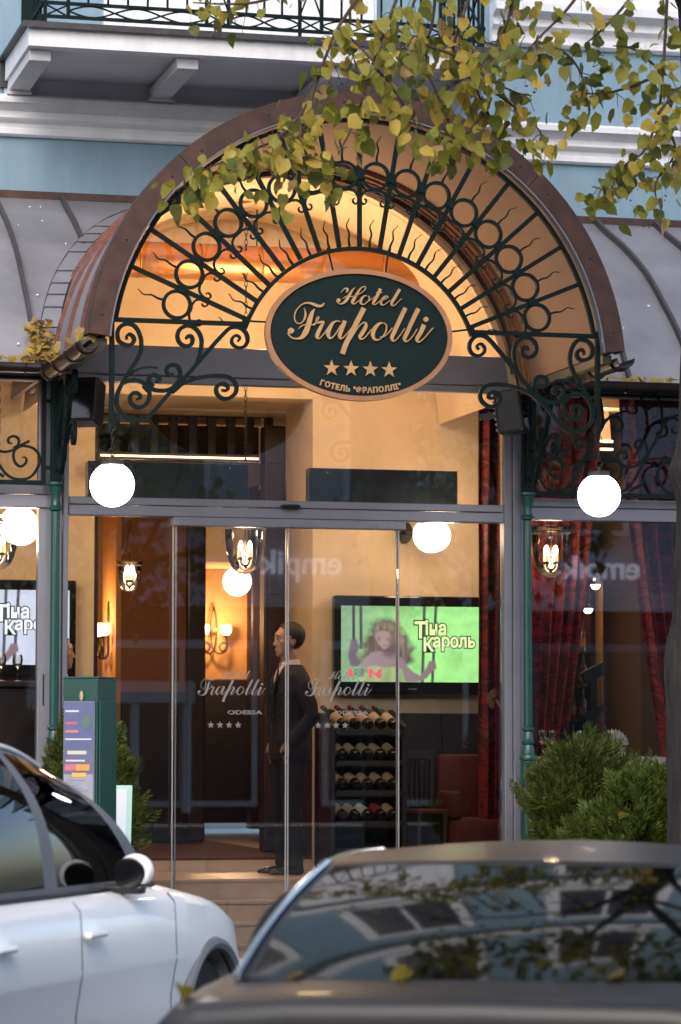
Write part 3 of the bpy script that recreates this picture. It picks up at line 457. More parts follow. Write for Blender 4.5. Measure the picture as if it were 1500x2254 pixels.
for x0, x1 in ((-0.80, -0.018), (-0.014, 0.765)):
    lf = MB().box(x0 + 0.012, x1 - 0.012, -0.035, -0.025, 0.06, 2.93).build('door_leaf', 'pane', gp); leaves.append(lf)
    for xe in (x0, x1 - 0.012): MB().bbox(xe + 0.002, xe + 0.010, -0.040, -0.020, 0.06, 2.921, 0.002).build('edge_strip', 'steel', lf)
for xe in (-0.772, 0.752): MB().bbox(xe + 0.004, xe + 0.013, 0.01, 0.034, 0.06, 2.921, 0.002).build('edge_strip', 'steel', gp)
# arched fanlight glass
_p = MB(); R_ = 1.53; zc = 3.75; a0 = math.asin((4.125 - zc) / R_)
_pts = [(R_ * cos(a0 + (pi - 2 * a0) * i / 40), zc + R_ * sin(a0 + (pi - 2 * a0) * i / 40)) for i in range(41)]
_p.prism(_pts, -0.006, 0.006).build('fanlight_pane', 'fanpane', gp)
# motion sensor
MB().lathe([(0, 0), (0.05, 0.002), (0.075, 0.02), (0.06, 0.03), (0.0, 0.03)], n=20).xf(lambda v: Vector((-0.005 + v.x, -0.085 + v.y * 0.5, 3.045 + v.z))).build('motion_sensor', 'black', gp, smooth=True)
# etched lettering on both leaves
for k, (cx, lf) in enumerate(((-0.40, leaves[0]), (0.335, leaves[1]))):
    mb = MB(); strokes(mb, FRAP, -0.0372, -0.0355, 0.50, (cx, 1.815)); mb.build('etched_lettering', 'etched', lf)
    mb = MB(); strokes(mb, HOT, -0.0372, -0.0355, 0.50, (cx, 1.815)); mb.build('etched_lettering', 'etched', lf)
    vs, fs = text_mesh('ODESSA', 0.052, 0.0012, 0.0006); mb = MB().add([(cx + 0.095 + v[0] * 1.25, -0.0366 - v[2], 1.672 + v[1] * .72) for v in vs], fs); mb.build('etched_lettering', 'etched', lf)
    for i in range(4):
        mb = MB(); star((cx - 0.135 + i * 0.062, 1.60), 0.026, -0.0372, -0.0355, mb); mb.build('etched_star', 'etched', lf)

# ------------------------------------------------------------------ columns
def column(x, lab):
    t = thing('iron_column', lab, 'column', (x, -0.2, 0), group='green iron columns of the porch')
    MB().lathe([(0.075, 0), (0.075, 0.1), (0.058, 0.14), (0.052, 0.2), (0.05, 1.36)], (x, -0.2, 0), 24).build('base', 'green', t, 30)
    MB().lathe([(0.05, 1.362), (0.058, 1.37), (0.06, 1.385), (0.054, 1.40), (0.046, 1.405), (0.044, 1.44), (0.036, 1.47), (0.045, 1.48), (0.046, 1.495), (0.038, 1.505), (0.034, 1.55), (0.03, 1.56), (0.042, 1.57), (0.042, 1.585), (0.031, 1.595)], (x, -0.2, 0), 24).build('base_ring', 'green', t, 30)
    MB().lathe([(0.031, 1.596), (0.029, 2.99)], (x, -0.2, 0), 24).build('shaft', 'green', t, 30)
    MB().lathe([(0.029, 2.992), (0.046, 3.0), (0.048, 3.015), (0.034, 3.03), (0.03, 3.05), (0.028, 3.075), (0.04, 3.12), (0.046, 3.155), (0.058, 3.165), (0.058, 3.182), (0.03, 3.185)], (x, -0.2, 0), 24).build('capital', 'green', t, 30)
    MB().bbox(x - 0.034, x + 0.034, -0.234, -0.166, 3.186, 3.86, 0.004).build('upper_post', 'iron', t)
    return t
column(-1.612, 'slim green cast iron column left of the doors beside the green pillar')
column(1.622, 'slim green cast iron column right of the doors beside the large bush')

# ------------------------------------------------------------------ scroll panels above the side bays
def scroll_panel(sign, label):
    t = thing('scroll_panel', label, 'iron grille', (sign * 1.7, -0.15, 3.18), group='scroll panels over the side bays')
    f_ = MB(); xs = sorted((sign * 1.672, sign * 3.3))
    f_.box(xs[0], xs[1], -0.165, -0.135, 3.165, 3.195).box(*sorted((sign * 1.672, sign * 1.70)), -0.165, -0.135, 3.196, 3.86).box(xs[0], xs[1], -0.16, -0.13, 3.862, 3.885)
    for z in (3.28, 3.72): f_.box(*sorted((sign * 1.635, sign * 1.671)), -0.16, -0.14, z - .012, z + .012)
    f_.build('frame', 'iron', t)
    for u in range(4):
        for k, stq in enumerate(PANEL[:7]):
            pts = [(sign * (p[0] + 0.4345 * u), p[1]) for p in stq]
            if u == 0 and k == 3: pts = pts[1:]
            if u > 0 and k == 3: pts = pts[1:]
            P = crv(pts, 5); n = len(P)
            W = [0.0175 * (1 - 0.55 * max(0, (i - n * 0.75) / (n * 0.25))) for i in range(n)]
            if k == 6: W = [0.014 + 0.012 * abs(sin(i * 1.9)) * (1 - i / n) for i in range(n)]
            MB().bar(P, W, -0.158 - 0.0012 * k, -0.142 - 0.0012 * k).build('scroll' if k != 6 else 'leaf_spray', 'iron', t)
        for c in PANEL[8]:
            MB().obox((sign * (c[0] + 0.4345 * u), -0.152, c[1]), (0.04, 0.03, 0.03), Matrix.Rotation(sign * radians(35), 3, 'Y')).build('collar', 'iron', t)
        pts = crv([(sign * (p[0] + 0.4345 * u), p[1]) for p in PANEL[7]], 4)
        MB().bar(pts, [0.012 + 0.014 * abs(sin(i * 1.7)) for i in range(len(pts))], -0.16, -0.146).build('leaf_spray', 'iron', t)
    return t
scroll_panel(1, 'green wrought iron scroll panel over the window bay with red curtains')
scroll_panel(-1, 'green wrought iron scroll panel over the left bay against cream wall')

# ------------------------------------------------------------------ side awnings of zinc
PROF = [(-0.40, 3.93), (-0.33, 4.02), (-0.23, 4.16), (-0.02, 4.37), (0.22, 4.565), (0.5, 4.785), (0.8, 4.965), (1.1, 5.12), (1.4, 5.255), (1.66, 5.385)]
PR = crv(PROF, 4)
def awn(sign, label):
    t = thing('zinc_awning', label, 'roof', (sign * 2.5, 0, 3.93), group='zinc awning roofs beside the arch')
    rb = 1.655
    def xe(z): return sqrt(max(0.0, rb * rb - (z - 3.78) ** 2)) if z > 3.78 else rb
    def fn(u, v):
        i = v * (len(PR) - 1); k = min(int(i), len(PR) - 2); q = i - k
        y = PR[k][0] * (1 - q) + PR[k + 1][0] * q; z = PR[k][1] * (1 - q) + PR[k + 1][1] * q
        a = max(0.35, xe(z)); return (sign * (a + (6 - a) * u), y, z + 0.0)
    MB().grid(fn, 30, 40).build('roof_sheet', 'zinc', t, 60, thick=0.02)
    for X in ((1.785, 1.30, 2.31, 2.84, 3.37) if sign < 0 else (2.29, 2.76, 3.235, 3.71)):
        P = [(y, z) for y, z in PR if xe(z) + 0.02 < X]
        if len(P) > 3: MB().bar([(y - 0.012, z + 0.018) for y, z in P], 0.045, -0.012, 0.012, plane='yz', at=sign * X).build('standing_seam', 'zseam', t)
    # flashing plates along the valley with the arch
    Q = [p for p in PR if xe(p[1]) > 0.5 and p[1] < 5.3]
    n = 13
    for i in range(n):
        a = PR[int(i * (len(PR) - 8) / n)]; b = PR[int((i + 1) * (len(PR) - 8) / n)]
        g = 0.004
        def pt(y, z, d, lift): e = max(0.4, xe(z)); return (sign * (e + d), y - lift, z + lift * 0.8)
        v = [pt(*a, 0.001, 0.036 + g), pt(*a, 0.12, 0.032 + g), pt(*b, 0.12, 0.026), pt(*b, 0.001, 0.030)]
        v2 = [(p[0], p[1] - 0.008, p[2] + 0.006) for p in v]
        MB().add(v + v2, [(0, 1, 2, 3), (4, 7, 6, 5), (0, 4, 5, 1), (1, 5, 6, 2), (2, 6, 7, 3), (3, 7, 4, 0)]).build('flashing_plate', 'zinc', t)
    P = [(sign * (max(0.4, xe(z)) + 0.122), y - 0.034, z + 0.028) for y, z in PR if xe(z) > 0.5]
    MB().tube(P, 0.0045, 6).build('flashing_edge', 'zseam', t)
    # gutter
    hp = [(-0.455 + 0.06 * cos(a), 3.925 + 0.06 * sin(a)) for a in [pi + pi * k / 8 for k in range(9)]]
    hp = hp + [(y * 1 + (-0.455 - y) * 0.12, z + (3.925 - z) * 0.12 + 0.0005) for y, z in reversed(hp)]
    xs = sorted((sign * 1.70, sign * 6)); MB().prism(hp, xs[0], xs[1], 'yz').build('gutter', 'gutter', t, 40)
    for X in (1.86, 2.25, 2.72, 3.2):
        MB().tube([(sign * X, -0.455 + 0.066 * cos(a), 3.925 + 0.066 * sin(a)) for a in [pi + pi * k / 8 for k in range(9)]], 0.007, 6).build('gutter_hook', 'gutter', t)
    xs = sorted((sign * 1.63, sign * 3.4)); MB().box(xs[0], xs[1], -0.26, -0.17, 3.888, 3.95).build('eaves_beam', 'iron', t)
    xs = sorted((sign * 1.66, sign * 6)); MB().box(xs[0], xs[1], -0.385, -0.265, 3.93, 3.945).build('eaves_board', 'gutter', t)
    # bird droppings on the sheet
    mb = MB()
    for i in range(16 if sign < 0 else 24):
        v_ = random.uniform(0.1, 0.95); u_ = random.uniform(0.0, 0.28); p = Vector(fn(u_, v_)); r = random.uniform(0.003, 0.010)
        nrm = Vector((0, -0.75, 0.66)); a_ = nrm.cross(Vector((1, 0, 0))).normalized()
        vs = [p + nrm * 0.016 + Vector((1, 0, 0)) * r * cos(q) * random.uniform(.7, 1.2) + a_ * r * sin(q) * random.uniform(.8, 1.7) for q in [2 * pi * h / 7 for h in range(7)]]
        vs2 = [p + nrm * 0.010 + (x - p - nrm * 0.016) for x in vs]
        mb.add(vs + vs2, [tuple(range(7))] + [(h, (h + 1) % 7, 7 + (h + 1) % 7, 7 + h) for h in range(7)])
    tag(mb.build('bird_dropping', 'splat', t), None, None, kind='stuff')
    return t
awn(-1, 'curved grey zinc awning roof left of the arch with leaf-filled valley')
awn(1, 'curved grey zinc awning roof right of the arch spotted with white droppings')

# ------------------------------------------------------------------ barrel canopy
CZ = 3.783
ca = thing('barrel_canopy', 'arched copper edged canopy with green wrought iron fan over the entrance', 'canopy', (0, -1.0, 3.78))
A0 = radians(5)
MB().arc((0, CZ), 1.63, 1.655, A0, pi - A0, -1.93, 1.70, 72).build('roof_sheet', 'zinc', ca, 30)
MB().arc((0, CZ), 1.585, 1.605, A0, pi - A0, -1.925, -0.42, 72).build('lining', 'lining', ca, 30)
MB().arc((0, 3.76), 1.545, 1.56, radians(3), pi - radians(3), -0.19, 1.70, 72).build('vault_lining', 'cream', ca, 30)
for r0, r1, y0, y1 in ((1.575, 1.622, -0.415, -0.36), (1.56, 1.615, -0.357, -0.31), (1.55, 1.62, -0.307, -0.258)):
    MB().arc((0, 3.76), r0, r1, radians(3), pi - radians(3), y0, y1, 72).build('moulding', 'trim', ca, 30)
MB().arc((0, 3.75), 1.528, 1.615, radians(9), pi - radians(9), -0.254, -0.192, 72).build('arch_ring', mat('dark_ring', (0.06, 0.045, 0.05), 0.4, 0.3), ca, 30)
for y in (-1.42, -0.88, -0.34, 0.20, 0.75):
    MB().arc((0, CZ), 1.656, 1.679, A0 + 0.01, pi - A0 - 0.01, y - 0.02, y + 0.02, 72).build('standing_seam', 'seam', ca, 30)
# fascia in four sheets with a small joint and rivets
for k in range(4):
    a, b = A0 + (pi - 2 * A0) * k / 4 + 0.0012, A0 + (pi - 2 * A0) * (k + 1) / 4 - 0.0012
    fs_ = MB().arc((0, CZ), 1.578, 1.702, a, b, -1.985, -1.94, 24).arc((0, CZ), 1.69, 1.71, a, b, -1.938, -1.80, 24).build('fascia', 'fascia', ca, 30)
    for q in (0.1, 0.5, 0.9):
        an = a + (b - a) * q; MB().sphere((1.64 * cos(an), -1.987, CZ + 1.64 * sin(an)), (0.008, 0.005, 0.008), 8, 5).build('rivet', 'gutter', fs_)
MB().arc((0, CZ), 1.566, 1.577, A0, pi - A0, -1.978, -1.90, 72).build('edge_trim', 'frame', ca, 30)
for s in (-1, 1):
    MB().box(*sorted((s * 1.575, s * 1.63)), -1.92, -0.27, 3.86, 3.912).build('eaves_beam', mat('olive_beam', (0.03, 0.035, 0.02), 0.5), ca)
    hp = [(s * 1.695 + 0.062 * cos(a), 3.885 + 0.062 * sin(a)) for a in [pi + pi * k / 8 for k in range(9)]]
    hp = hp + [(x + (s * 1.695 - x) * 0.12, z + (3.885 - z) * 0.12 + 0.0005) for x, z in reversed(hp)]
    g = MB().prism(hp, -2.0, -0.42).build('gutter', 'gutter', ca, 40)
    for y in (-1.88, -1.45, -0.95, -0.52):
        MB().tube([(s * 1.695 + 0.068 * cos(a), y, 3.885 + 0.068 * sin(a)) for a in [pi + pi * k / 8 for k in range(9)]], 0.006, 6).build('gutter_hook', 'gutter', g)
# iron fan
Y0, Y1 = -1.915, -1.885
ig = MB().arc((0, CZ), 1.528, 1.553, radians(9.3), pi - radians(9.3), Y0, Y1, 80).build('iron_fan', 'iron', ca)
ac = radians(18.5)
MB().arc((0, CZ - 0.02), 0.748, 0.772, ac, pi - ac, Y0, Y1, 50).build('inner_arch', 'iron', ig)
for s in (-1, 1): MB().box(*sorted((s * 0.715, s * 1.555)), Y0 - 0.002, Y1 + 0.002, 4.017, 4.043).build('cross_bar', 'iron', ig)
for s in (-1, 1): MB().box(*sorted((s * 1.53, s * 1.556)), Y0 - 0.004, Y1 + 0.004, 3.40, 4.06).build('hanging_post', 'iron', ig)
dA = 9.72
for k in range(-7, 8):
    a = radians(90 + k * dA); c, s = cos(a), sin(a)
    MB().bar([(0.765 * c, CZ - 0.01 + 0.765 * s), (1.532 * c, CZ + 1.532 * s)], 0.027, Y0 + 0.004, Y1 - 0.004).build('ray', 'iron', ig)
    MB().obox((1.198 * c, -1.9, CZ + 1.198 * s), (0.052, 0.042, 0.05), Matrix.Rotation(pi / 2 - a, 3, 'Y')).build('collar', 'iron', ig)
R1 = 1.198
CS = [(0.0, 1.112), (0.03, 1.109), (0.062, 1.095), (0.080, 1.062), (0.078, 1.03), (0.060, 1.018), (0.046, 1.03), (0.047, 1.046), (0.058, 1.052)]
for k in range(16):
    a = radians(90 + (k - 7.5) * dA); c, s = cos(a), sin(a); e = Vector((c, s)); tn = Vector((-s, c)); o = Vector((0, CZ))
    MB().bar([tuple(o + e * R1 + Vector((cos(q), sin(q))) * 0.0825) for q in [2 * pi * h / 28 for h in range(28)]], 0.0205, Y0 + 0.003, Y1 - 0.003, closed=True).build('ring', 'iron', ig)
    def wav(r0, r1, amp, w0):
        P = [(o + e * (r0 + (r1 - r0) * t / 16) + tn * amp * (t / 16) * sin(t / 16 * 11)) for t in range(17)]
        MB().bar([tuple(p) for p in P], [w0 * (1 - 0.8 * t / 16) for t in range(17)], Y0 + 0.008, Y1 - 0.008).build('flame_spike', 'iron', ig)
    wav(1.285, 1.455, 0.011, 0.014); wav(0.755, 0.93, 0.012, 0.014)
    for sg in (-1, 1):
        P = crv([tuple(o + e * r + tn * (q * sg)) for q, r in CS], 4)
        MB().bar(P, [0.015 * (1 - 0.5 * i / len(P)) for i in range(len(P))], Y0 + 0.006 + 0.001 * sg, Y1 - 0.006).build('curl', 'iron', ig)
    MB().obox((e.x * 1.114, -1.9, CZ + e.y * 1.114), (0.036, 0.036, 0.026), Matrix.Rotation(pi / 2 - a, 3, 'Y')).build('collar', 'iron', ig)
# corner brackets below the fan (left traced, right mirrored) and side brackets under the eaves
for s in (-1, 1):
    cb = MB().box(*sorted((s * 1.526, s * 1.528)), -1.905, -1.895, 3.5, 3.9).build('corner_bracket', 'iron', ca)
    for k, q in enumerate(BRACKET[:6]):
        P = crv([(-s * p[0], p[1]) for p in q], 5); n = len(P)
        W = [0.0235 * (1 - 0.45 * max(0, (i - n * 0.8) / (n * 0.2))) * (1 - (0.45 * max(0, (n * 0.06 - i) / (n * 0.06)) if k < 2 else 0)) for i in range(n)]
        MB().bar(P, W, -1.914 - 0.0015 * k, -1.886 - 0.0015 * k).build('scroll', 'iron', cb)
    for x, z in BRACKET[6]: MB().obox((-s * x, -1.9, z), (0.062, 0.045, 0.045), Matrix.Rotation(s * radians(42), 3, 'Y')).build('collar', 'iron', cb)
    P = crv([(-s * p[0], p[1]) for p in BRACKET[7]], 6); n = len(P)
    MB().bar(P, [0.006 + 0.018 * abs(sin(i * 1.45)) * (1 - 0.7 * i / n) for i in range(n)], -1.905, -1.895).build('leaf_spray', 'iron', cb)
    sb = MB().box(*sorted((s * 1.60, s * 1.624)), -0.262, -0.236, 3.26, 3.85).build('side_bracket', 'iron', ca)
    for k, q in enumerate(BRACKET[:6]):
        P = crv([(-0.27 - (p[0] + 1.52) * 0.86, 3.20 + (p[1] - 3.40) * 1.04) for p in q], 4)
        MB().bar(P, 0.019, -0.016 + 0.003 * k, 0.010 + 0.003 * k, plane='yz', at=s * 1.605).build('scroll', 'iron', sb)

# ------------------------------------------------------------------ oval sign
sg = thing('oval_sign', 'dark green oval hotel sign with gold lettering and four stars', 'sign', (0, -1.97, 3.98))
sc_ = (-0.0205, 3.978); YS = -1.975
def ell(a, b, n=72): return [(sc_[0] + a * cos(2 * pi * k / n), sc_[1] + b * sin(2 * pi * k / n)) for k in range(n)]
MB().prism(ell(0.590, 0.405), YS + 0.002, YS + 0.03).build('board', 'sign', sg)
rim = MB(); o_, i_ = ell(0.592, 0.407), ell(0.562, 0.377); n = 72
rim.add([(p[0], YS - 0.012, p[1]) for p in o_] + [(p[0], YS - 0.012, p[1]) for p in i_] + [(p[0], YS + 0.034, p[1]) for p in o_] + [(p[0], YS + 0.001, p[1]) for p in i_],
        [(k, (k + 1) % n, n + (k + 1) % n, n + k) for k in range(n)] + [(k, 2 * n + k, 2 * n + (k + 1) % n, (k + 1) % n) for k in range(n)] + [(n + k, n + (k + 1) % n, 3 * n + (k + 1) % n, 3 * n + k) for k in range(n)])
rim.build('rim', 'goldrim', sg)
LC = (-0.0232, 3.9756)
mb = MB(); strokes(mb, HOT, YS - 0.011, YS + 0.001, 1.0, LC); mb.build('lettering', 'gold', sg)
mb = MB(); strokes(mb, FRAP, YS - 0.011, YS + 0.001, 1.0, LC); mb.build('lettering', 'gold', sg)
for dx in (-0.173, -0.0506, 0.0709, 0.1908):
    mb = MB(); star((LC[0] + dx, LC[1] - 0.209), 0.052, YS - 0.010, YS + 0.001, mb); mb.build('star', 'gold', sg)
word = 'ГОТЕЛЬ "ФРАПОЛЛІ"'; adv = [0.0415, 0.054, 0.041, 0.040, 0.048, 0.046, 0.022, 0.026, 0.056, 0.043, 0.049, 0.050, 0.054, 0.048, 0.048, 0.026, 0.030]
tot = sum(adv); u = 0
for ch, ad in zip(word, adv):
    x = -0.252 + (u + ad / 2) / tot * 0.525; u += ad
    if ch == ' ': continue
    # baseline follows a gentle arc through the traced points
    t_ = (x - 0.02) / 0.27; zb = -0.3535 + 0.042 * t_ * t_; sl = math.atan(2 * 0.042 * t_ / 0.27)
    vs, fs = text_mesh(ch, 0.0455, 0.0019, 0.004)
    if not vs: continue
    ca_, sa_ = cos(sl), sin(sl)
    MB().add([(LC[0] + x + v[0] * ca_ - v[1] * sa_, YS - 0.004 - v[2], LC[1] + zb + v[0] * sa_ + v[1] * ca_) for v in vs], fs).build('letter', 'gold', sg)
for (x0, z0), (x1, z1) in (((-0.18, 4.365), (-0.205, 4.52)), ((0.15, 4.365), (0.185, 4.525)), ((-0.605, 4.04), (-0.74, 4.05)), ((0.566, 4.02), (0.735, 4.05))):
    MB().tube([(x0, -1.955, z0), (x1, -1.905, z1)], 0.006, 6).build('hanger', 'iron', sg)

# ------------------------------------------------------------------ globe lamps on chains
def ring_path(c, rx, rz, ax=0):
    return [(c[0] + (rx * cos(a) if ax == 0 else 0), c[1] + (rx * cos(a) if ax else 0), c[2] + rz * sin(a)) for a in [2 * pi * h / 14 for h in range(14)]]
def globe_lamp(x, label, zt):
    t = thing('globe_lamp', label, 'lamp', (x, -1.9, 3.03), group='lit globe lamps hanging from the canopy corners')
    MB().sphere((x, -1.9, 3.03), 0.134, 32, 20).build('globe', 'globe', t, True)
    MB().lathe([(0, 0.0), (0.066, 0.0), (0.068, 0.004), (0.068, 0.03), (0.06, 0.034), (0.012, 0.036), (0.01, 0.06), (0, 0.06)], (x, -1.9, 3.147), 24).build('cap', 'black', t, 30)
    MB().tube(ring_path((x, -1.9, 3.228), 0.021, 0.021), 0.0035, 6, True).build('chain_ring', 'chain', t)
    MB().tube(ring_path((x, -1.9, zt - 0.02), 0.021, 0.024), 0.0035, 6, True).build('chain_ring', 'chain', t)
    z = 3.25; k = 0
    while z < zt - 0.045:
        MB().tube(ring_path((x, -1.9, z + 0.012), 0.008, 0.02, k % 2), 0.0028, 6, True).build('chain_link', 'chain', t); z += 0.029; k += 1
    return t
globe_lamp(-1.535, 'lit white globe lamp hanging left of the doors by the speaker', 3.40)
globe_lamp(1.55, 'lit white globe lamp hanging before the red curtain bay', 3.40)

# ------------------------------------------------------------------ loudspeakers
def speaker(loc, rot, tilt, label):
    t = thing('loudspeaker', label, 'speaker', (0, 0, 0), group='black loudspeakers under the canopy')
    MB().bbox(-0.095, 0.095, -0.09, 0.09, -0.15, 0.15, 0.02).build('cabinet', 'black', t)
    MB().bbox(-0.085, 0.085, -0.098, -0.0905, -0.14, 0.14, 0.003).build('grille', 'blackgloss', t)
    for k in range(7): MB().box(-0.07, 0.07, 0.091, 0.105, -0.12 + k * 0.038, -0.105 + k * 0.038).build('rear_fin', 'frame', t)
    MB().box(-0.02, 0.02, 0.0905, 0.22, -0.02, 0.02).build('wall_bracket', 'black', t)
    t.location = loc; t.rotation_euler = (tilt, 0, rot); return t
speaker((-1.43, -0.33, 3.70), radians(-30), radians(-12), 'black loudspeaker tilted beside the left column under the gutter')
speaker((1.455, -0.36, 3.71), radians(62), radians(-8), 'black loudspeaker with pale ribbed back near the right column')
# ------------------------------------------------------------------ porch interior
struct(MB().box(-6, -1.56, 0.06, 1.71, 4.14, 4.18).build('bay_ceiling', 'cream')); struct(MB().box(1.56, 6, 0.06, 1.71, 4.14, 4.18).build('bay_ceiling', 'cream'))
dt = thing('copper_duct', 'polished copper duct running across the lit vault above the doors', 'duct', (0, 1.0, 4.87))
for k in range(6):
    x0 = -1.30 + k * 0.44
    MB().lathe([(0.128, 0), (0.132, 0.004), (0.128, 0.01), (0.128, 0.432), (0.126, 0.438)], n=32).xf(lambda v: Vector((x0 + v.z, 1.0 + v.x, 4.87 + v.y))).build('duct_section', 'ducting', dt, 30)
for x in (-0.9, 0.0, 0.9): MB().tube([(x, 1.0, 5.0), (x, 1.0, 5.26)], 0.006, 6).build('hanger', 'iron', dt)

def lantern(x, y, ztop, zc, label, sc=1.0, n=4):
    t = thing('bell_lantern', label, 'lantern', (x, y, zc), group='glass bell lanterns with candle bulbs')
    c = (x, y, zc)
    prof = [(0.165, 0.30), (0.150, 0.285), (0.140, 0.262), (0.142, 0.25), (0.139, 0.18), (0.130, 0.09), (0.112, 0.02), (0.085, -0.03), (0.045, -0.058), (0.012, -0.066), (0.0, -0.066)]
    MB().lathe([(r * sc, z * sc) for r, z in prof], c, 28).build('bell_glass', 'bell', t, True)
    MB().tube([(x + 0.142 * sc * cos(a), y + 0.142 * sc * sin(a), zc + 0.262 * sc) for a in [2 * pi * h / 24 for h in range(24)]], 0.005, 6, True).build('band', 'chain', t)
    MB().lathe([(0.0, -0.03), (0.012, -0.02), (0.03, 0.0), (0.02, 0.012), (0.006, 0.02), (0.005, 0.27), (0, 0.27)], c, 12).build('stem', 'chain', t, True)
    for k in range(n):
        a = 0.6 + 2 * pi * k / n; bx, by = x + 0.045 * sc * cos(a), y + 0.045 * sc * sin(a)
        MB().tube(crv([(x, y, zc), (x + 0.03 * cos(a), y + 0.03 * sin(a), zc - 0.005), (bx, by, zc + 0.035)], 4), 0.0045, 6).build('arm', 'chain', t)
        MB().lathe([(0.0, 0.035), (0.016, 0.035), (0.018, 0.05), (0.012, 0.052), (0, 0.052)], (bx, by, zc), 10).build('cup', 'chain', t)
        MB().lathe([(0.0, 0.053), (0.013, 0.053), (0.013, 0.098), (0, 0.098)], (bx, by, zc), 10).build('candle', 'candle', t, 30)
        MB().lathe([(0.0, 0.099), (0.010, 0.100), (0.0165, 0.12), (0.014, 0.145), (0.005, 0.165), (0, 0.168)], (bx, by, zc), 10).build('bulb', 'bulb', t, True)
    if ztop > zc + 0.35:
        for k in range(3):
            a = 2 * pi * k / 3; MB().tube([(x + 0.145 * sc * cos(a), y + 0.145 * sc * sin(a), zc + 0.265), (x, y, zc + 0.48)], 0.003, 5).build('strap', 'chain', t)
        z = zc + 0.49; k = 0
        while z < ztop - 0.03:
            MB().tube(ring_path((x, y, z + 0.015), 0.010, 0.024, k % 2), 0.003, 5, True).build('chain_link', 'chain', t); z += 0.037; k += 1
        MB().lathe([(0, -0.05), (0.03, -0.045), (0.05, -0.02), (0.055, 0), (0, 0)], (x, y, ztop), 16).build('ceiling_rose', 'brass', t, True)
    return t
lantern(-0.10, 0.9, 5.22, 2.725, 'glass bell lantern on a long chain in the middle of the doorway')
lantern(2.10, 0.75, 4.14, 2.72, 'glass bell lantern beside the right green column')
lantern(-1.86, 0.75, 4.14, 2.72, 'glass bell lantern at the left edge beside a globe')
lantern(-0.36, 4.0, 3.9, 2.72, 'small glass bell lantern farthest inside at the left of the doorway', 0.66)
def wall_globe(loc, r, label, wall=None, m='globein'):
    t = thing('opal_globe', label, 'lamp', loc, group='opal globe lamps inside')
    MB().sphere(loc, r, 28, 18).build('globe', m, t, True)
    if wall:
        MB().tube(crv([(loc[0] - r * 0.9, loc[1], loc[2]), (loc[0] - r * 1.3, loc[1] + 0.1, loc[2] + 0.01), wall], 5), 0.012, 8).build('arm', 'chain', t)
        MB().lathe([(0, 0), (0.05, 0.0), (0.06, 0.012), (0.0, 0.02)], n=16).xf(lambda v: Vector((wall[0] + v.x, wall[1] - v.z, wall[2] + v.y * 1.4))).build('wall_plate', 'chain', t)
    else: MB().lathe([(0.0, r * 0.95), (0.04, r * 0.96), (0.04, r + 0.05), (0, r + 0.05)], loc, 12).build('cap', 'chain', t)
    return t
wall_globe((1.41, 1.35, 2.985), 0.118, 'opal globe wall lamp above the right television', (1.28, 1.71, 3.03))
wall_globe((-1.69, 0.95, 2.975), 0.135, 'opal globe lamp behind the left window bay above its television', (-1.95, 1.71, 3.02))
wall_globe((1.385, 8.0, 2.985), 0.135, 'opal globe lamp far inside above the double sconce', None)
tp = thing('light_strip', 'thin warm light strip across the mezzanine edge behind the transom', 'lamp', (-0.5, 1.55, 3.53))
for k in range(4):
    MB().box(-1.02 + k * 0.29, -0.736 + k * 0.29, 1.52, 1.55, 3.527, 3.537).build('tube', 'strip', tp)
    MB().box(-1.024 + k * 0.29, -0.732 + k * 0.29, 1.552, 1.60, 3.51, 3.56).build('batten', 'rack', tp)
for x0, x1, z0, z1, lab in ((-1.335, -0.235, 3.108, 3.365, 'dark board standing behind the transom glass left of the middle'), (0.19, 1.24, 3.108, 3.352, 'dark board standing behind the transom glass under the sign')):
    t = thing('dark_board', lab, 'board', (x0, 0.2, z0), group='dark boards behind the transom')
    MB().bbox(x0, x1, 0.18, 0.30, z0, z1, 0.004).build('casing', 'navy_panel', t)
    for q in (0.12, 0.88): MB().sphere((x0 + (x1 - x0) * q, 0.178, z1 - 0.03), 0.006, 8, 5).build('screw', 'chrome', t)
# deep room behind the central opening
rm = thing('reception_room', 'dark wood and ochre reception room seen through the open doorway', 'room', (0.3, 5, 0.65))
MB().box(-0.8, 2.349, 10.6, 10.8, 0.66, 3.98).build('back_wall', 'ochre', rm)
MB().box(-1.06, 2.45, 2.575, 10.8, 3.985, 4.08).build('ceiling', 'cream', rm)
MB().box(-1.06, -0.9, 2.6, 10.6, 0.66, 3.89).build('side_wall', 'brown', rm)
MB().box(2.35, 2.45, 2.6, 10.59, 0.66, 3.98).build('side_wall', 'brown', rm)
MB().box(-0.249, 0.30, 5.01, 5.6, 0.66, 3.89).build('partition', 'brown', rm)
MB().bbox(0.302, 0.46, 4.95, 5.2, 0.66, 3.89, 0.02).build('door_post', 'wood', rm)
MB().box(-0.293, -0.25, 5.0, 5.65, 0.66, 3.89).build('pilaster', 'ochre', rm)  # partition's sconce-lit side painted lighter ochre, its less lit front brown
MB().bbox(-1.0, -0.85, 2.6, 2.75, 0.66, 3.89, 0.015).build('door_post', 'wood', rm)
MB().bbox(0.42, 0.585, 2.58, 2.75, 0.66, 3.89, 0.015).build('door_post', 'wood', rm)
for z0, z1 in ((0.8, 1.5), (1.6, 2.5), (2.6, 3.6)): MB().bbox(0.45, 0.56, 2.562, 2.58, z0, z1, 0.008).build('door_panel', 'wood', rm)
MB().bbox(1.61, 1.80, 8.4, 8.6, 0.66, 3.89, 0.015).build('door_post', 'wood', rm)
MB().box(1.1, 2.0, 9.4, 10.59, 3.25, 3.9).build('cornice', 'cream', rm)
MB().bbox(-0.24, 2.34, 10.55, 10.599, 0.66, 2.12, 0.01).build('wainscot_and_shade_panel', 'rack', rm)  # these dark panels are put in for shade below the sconce glow
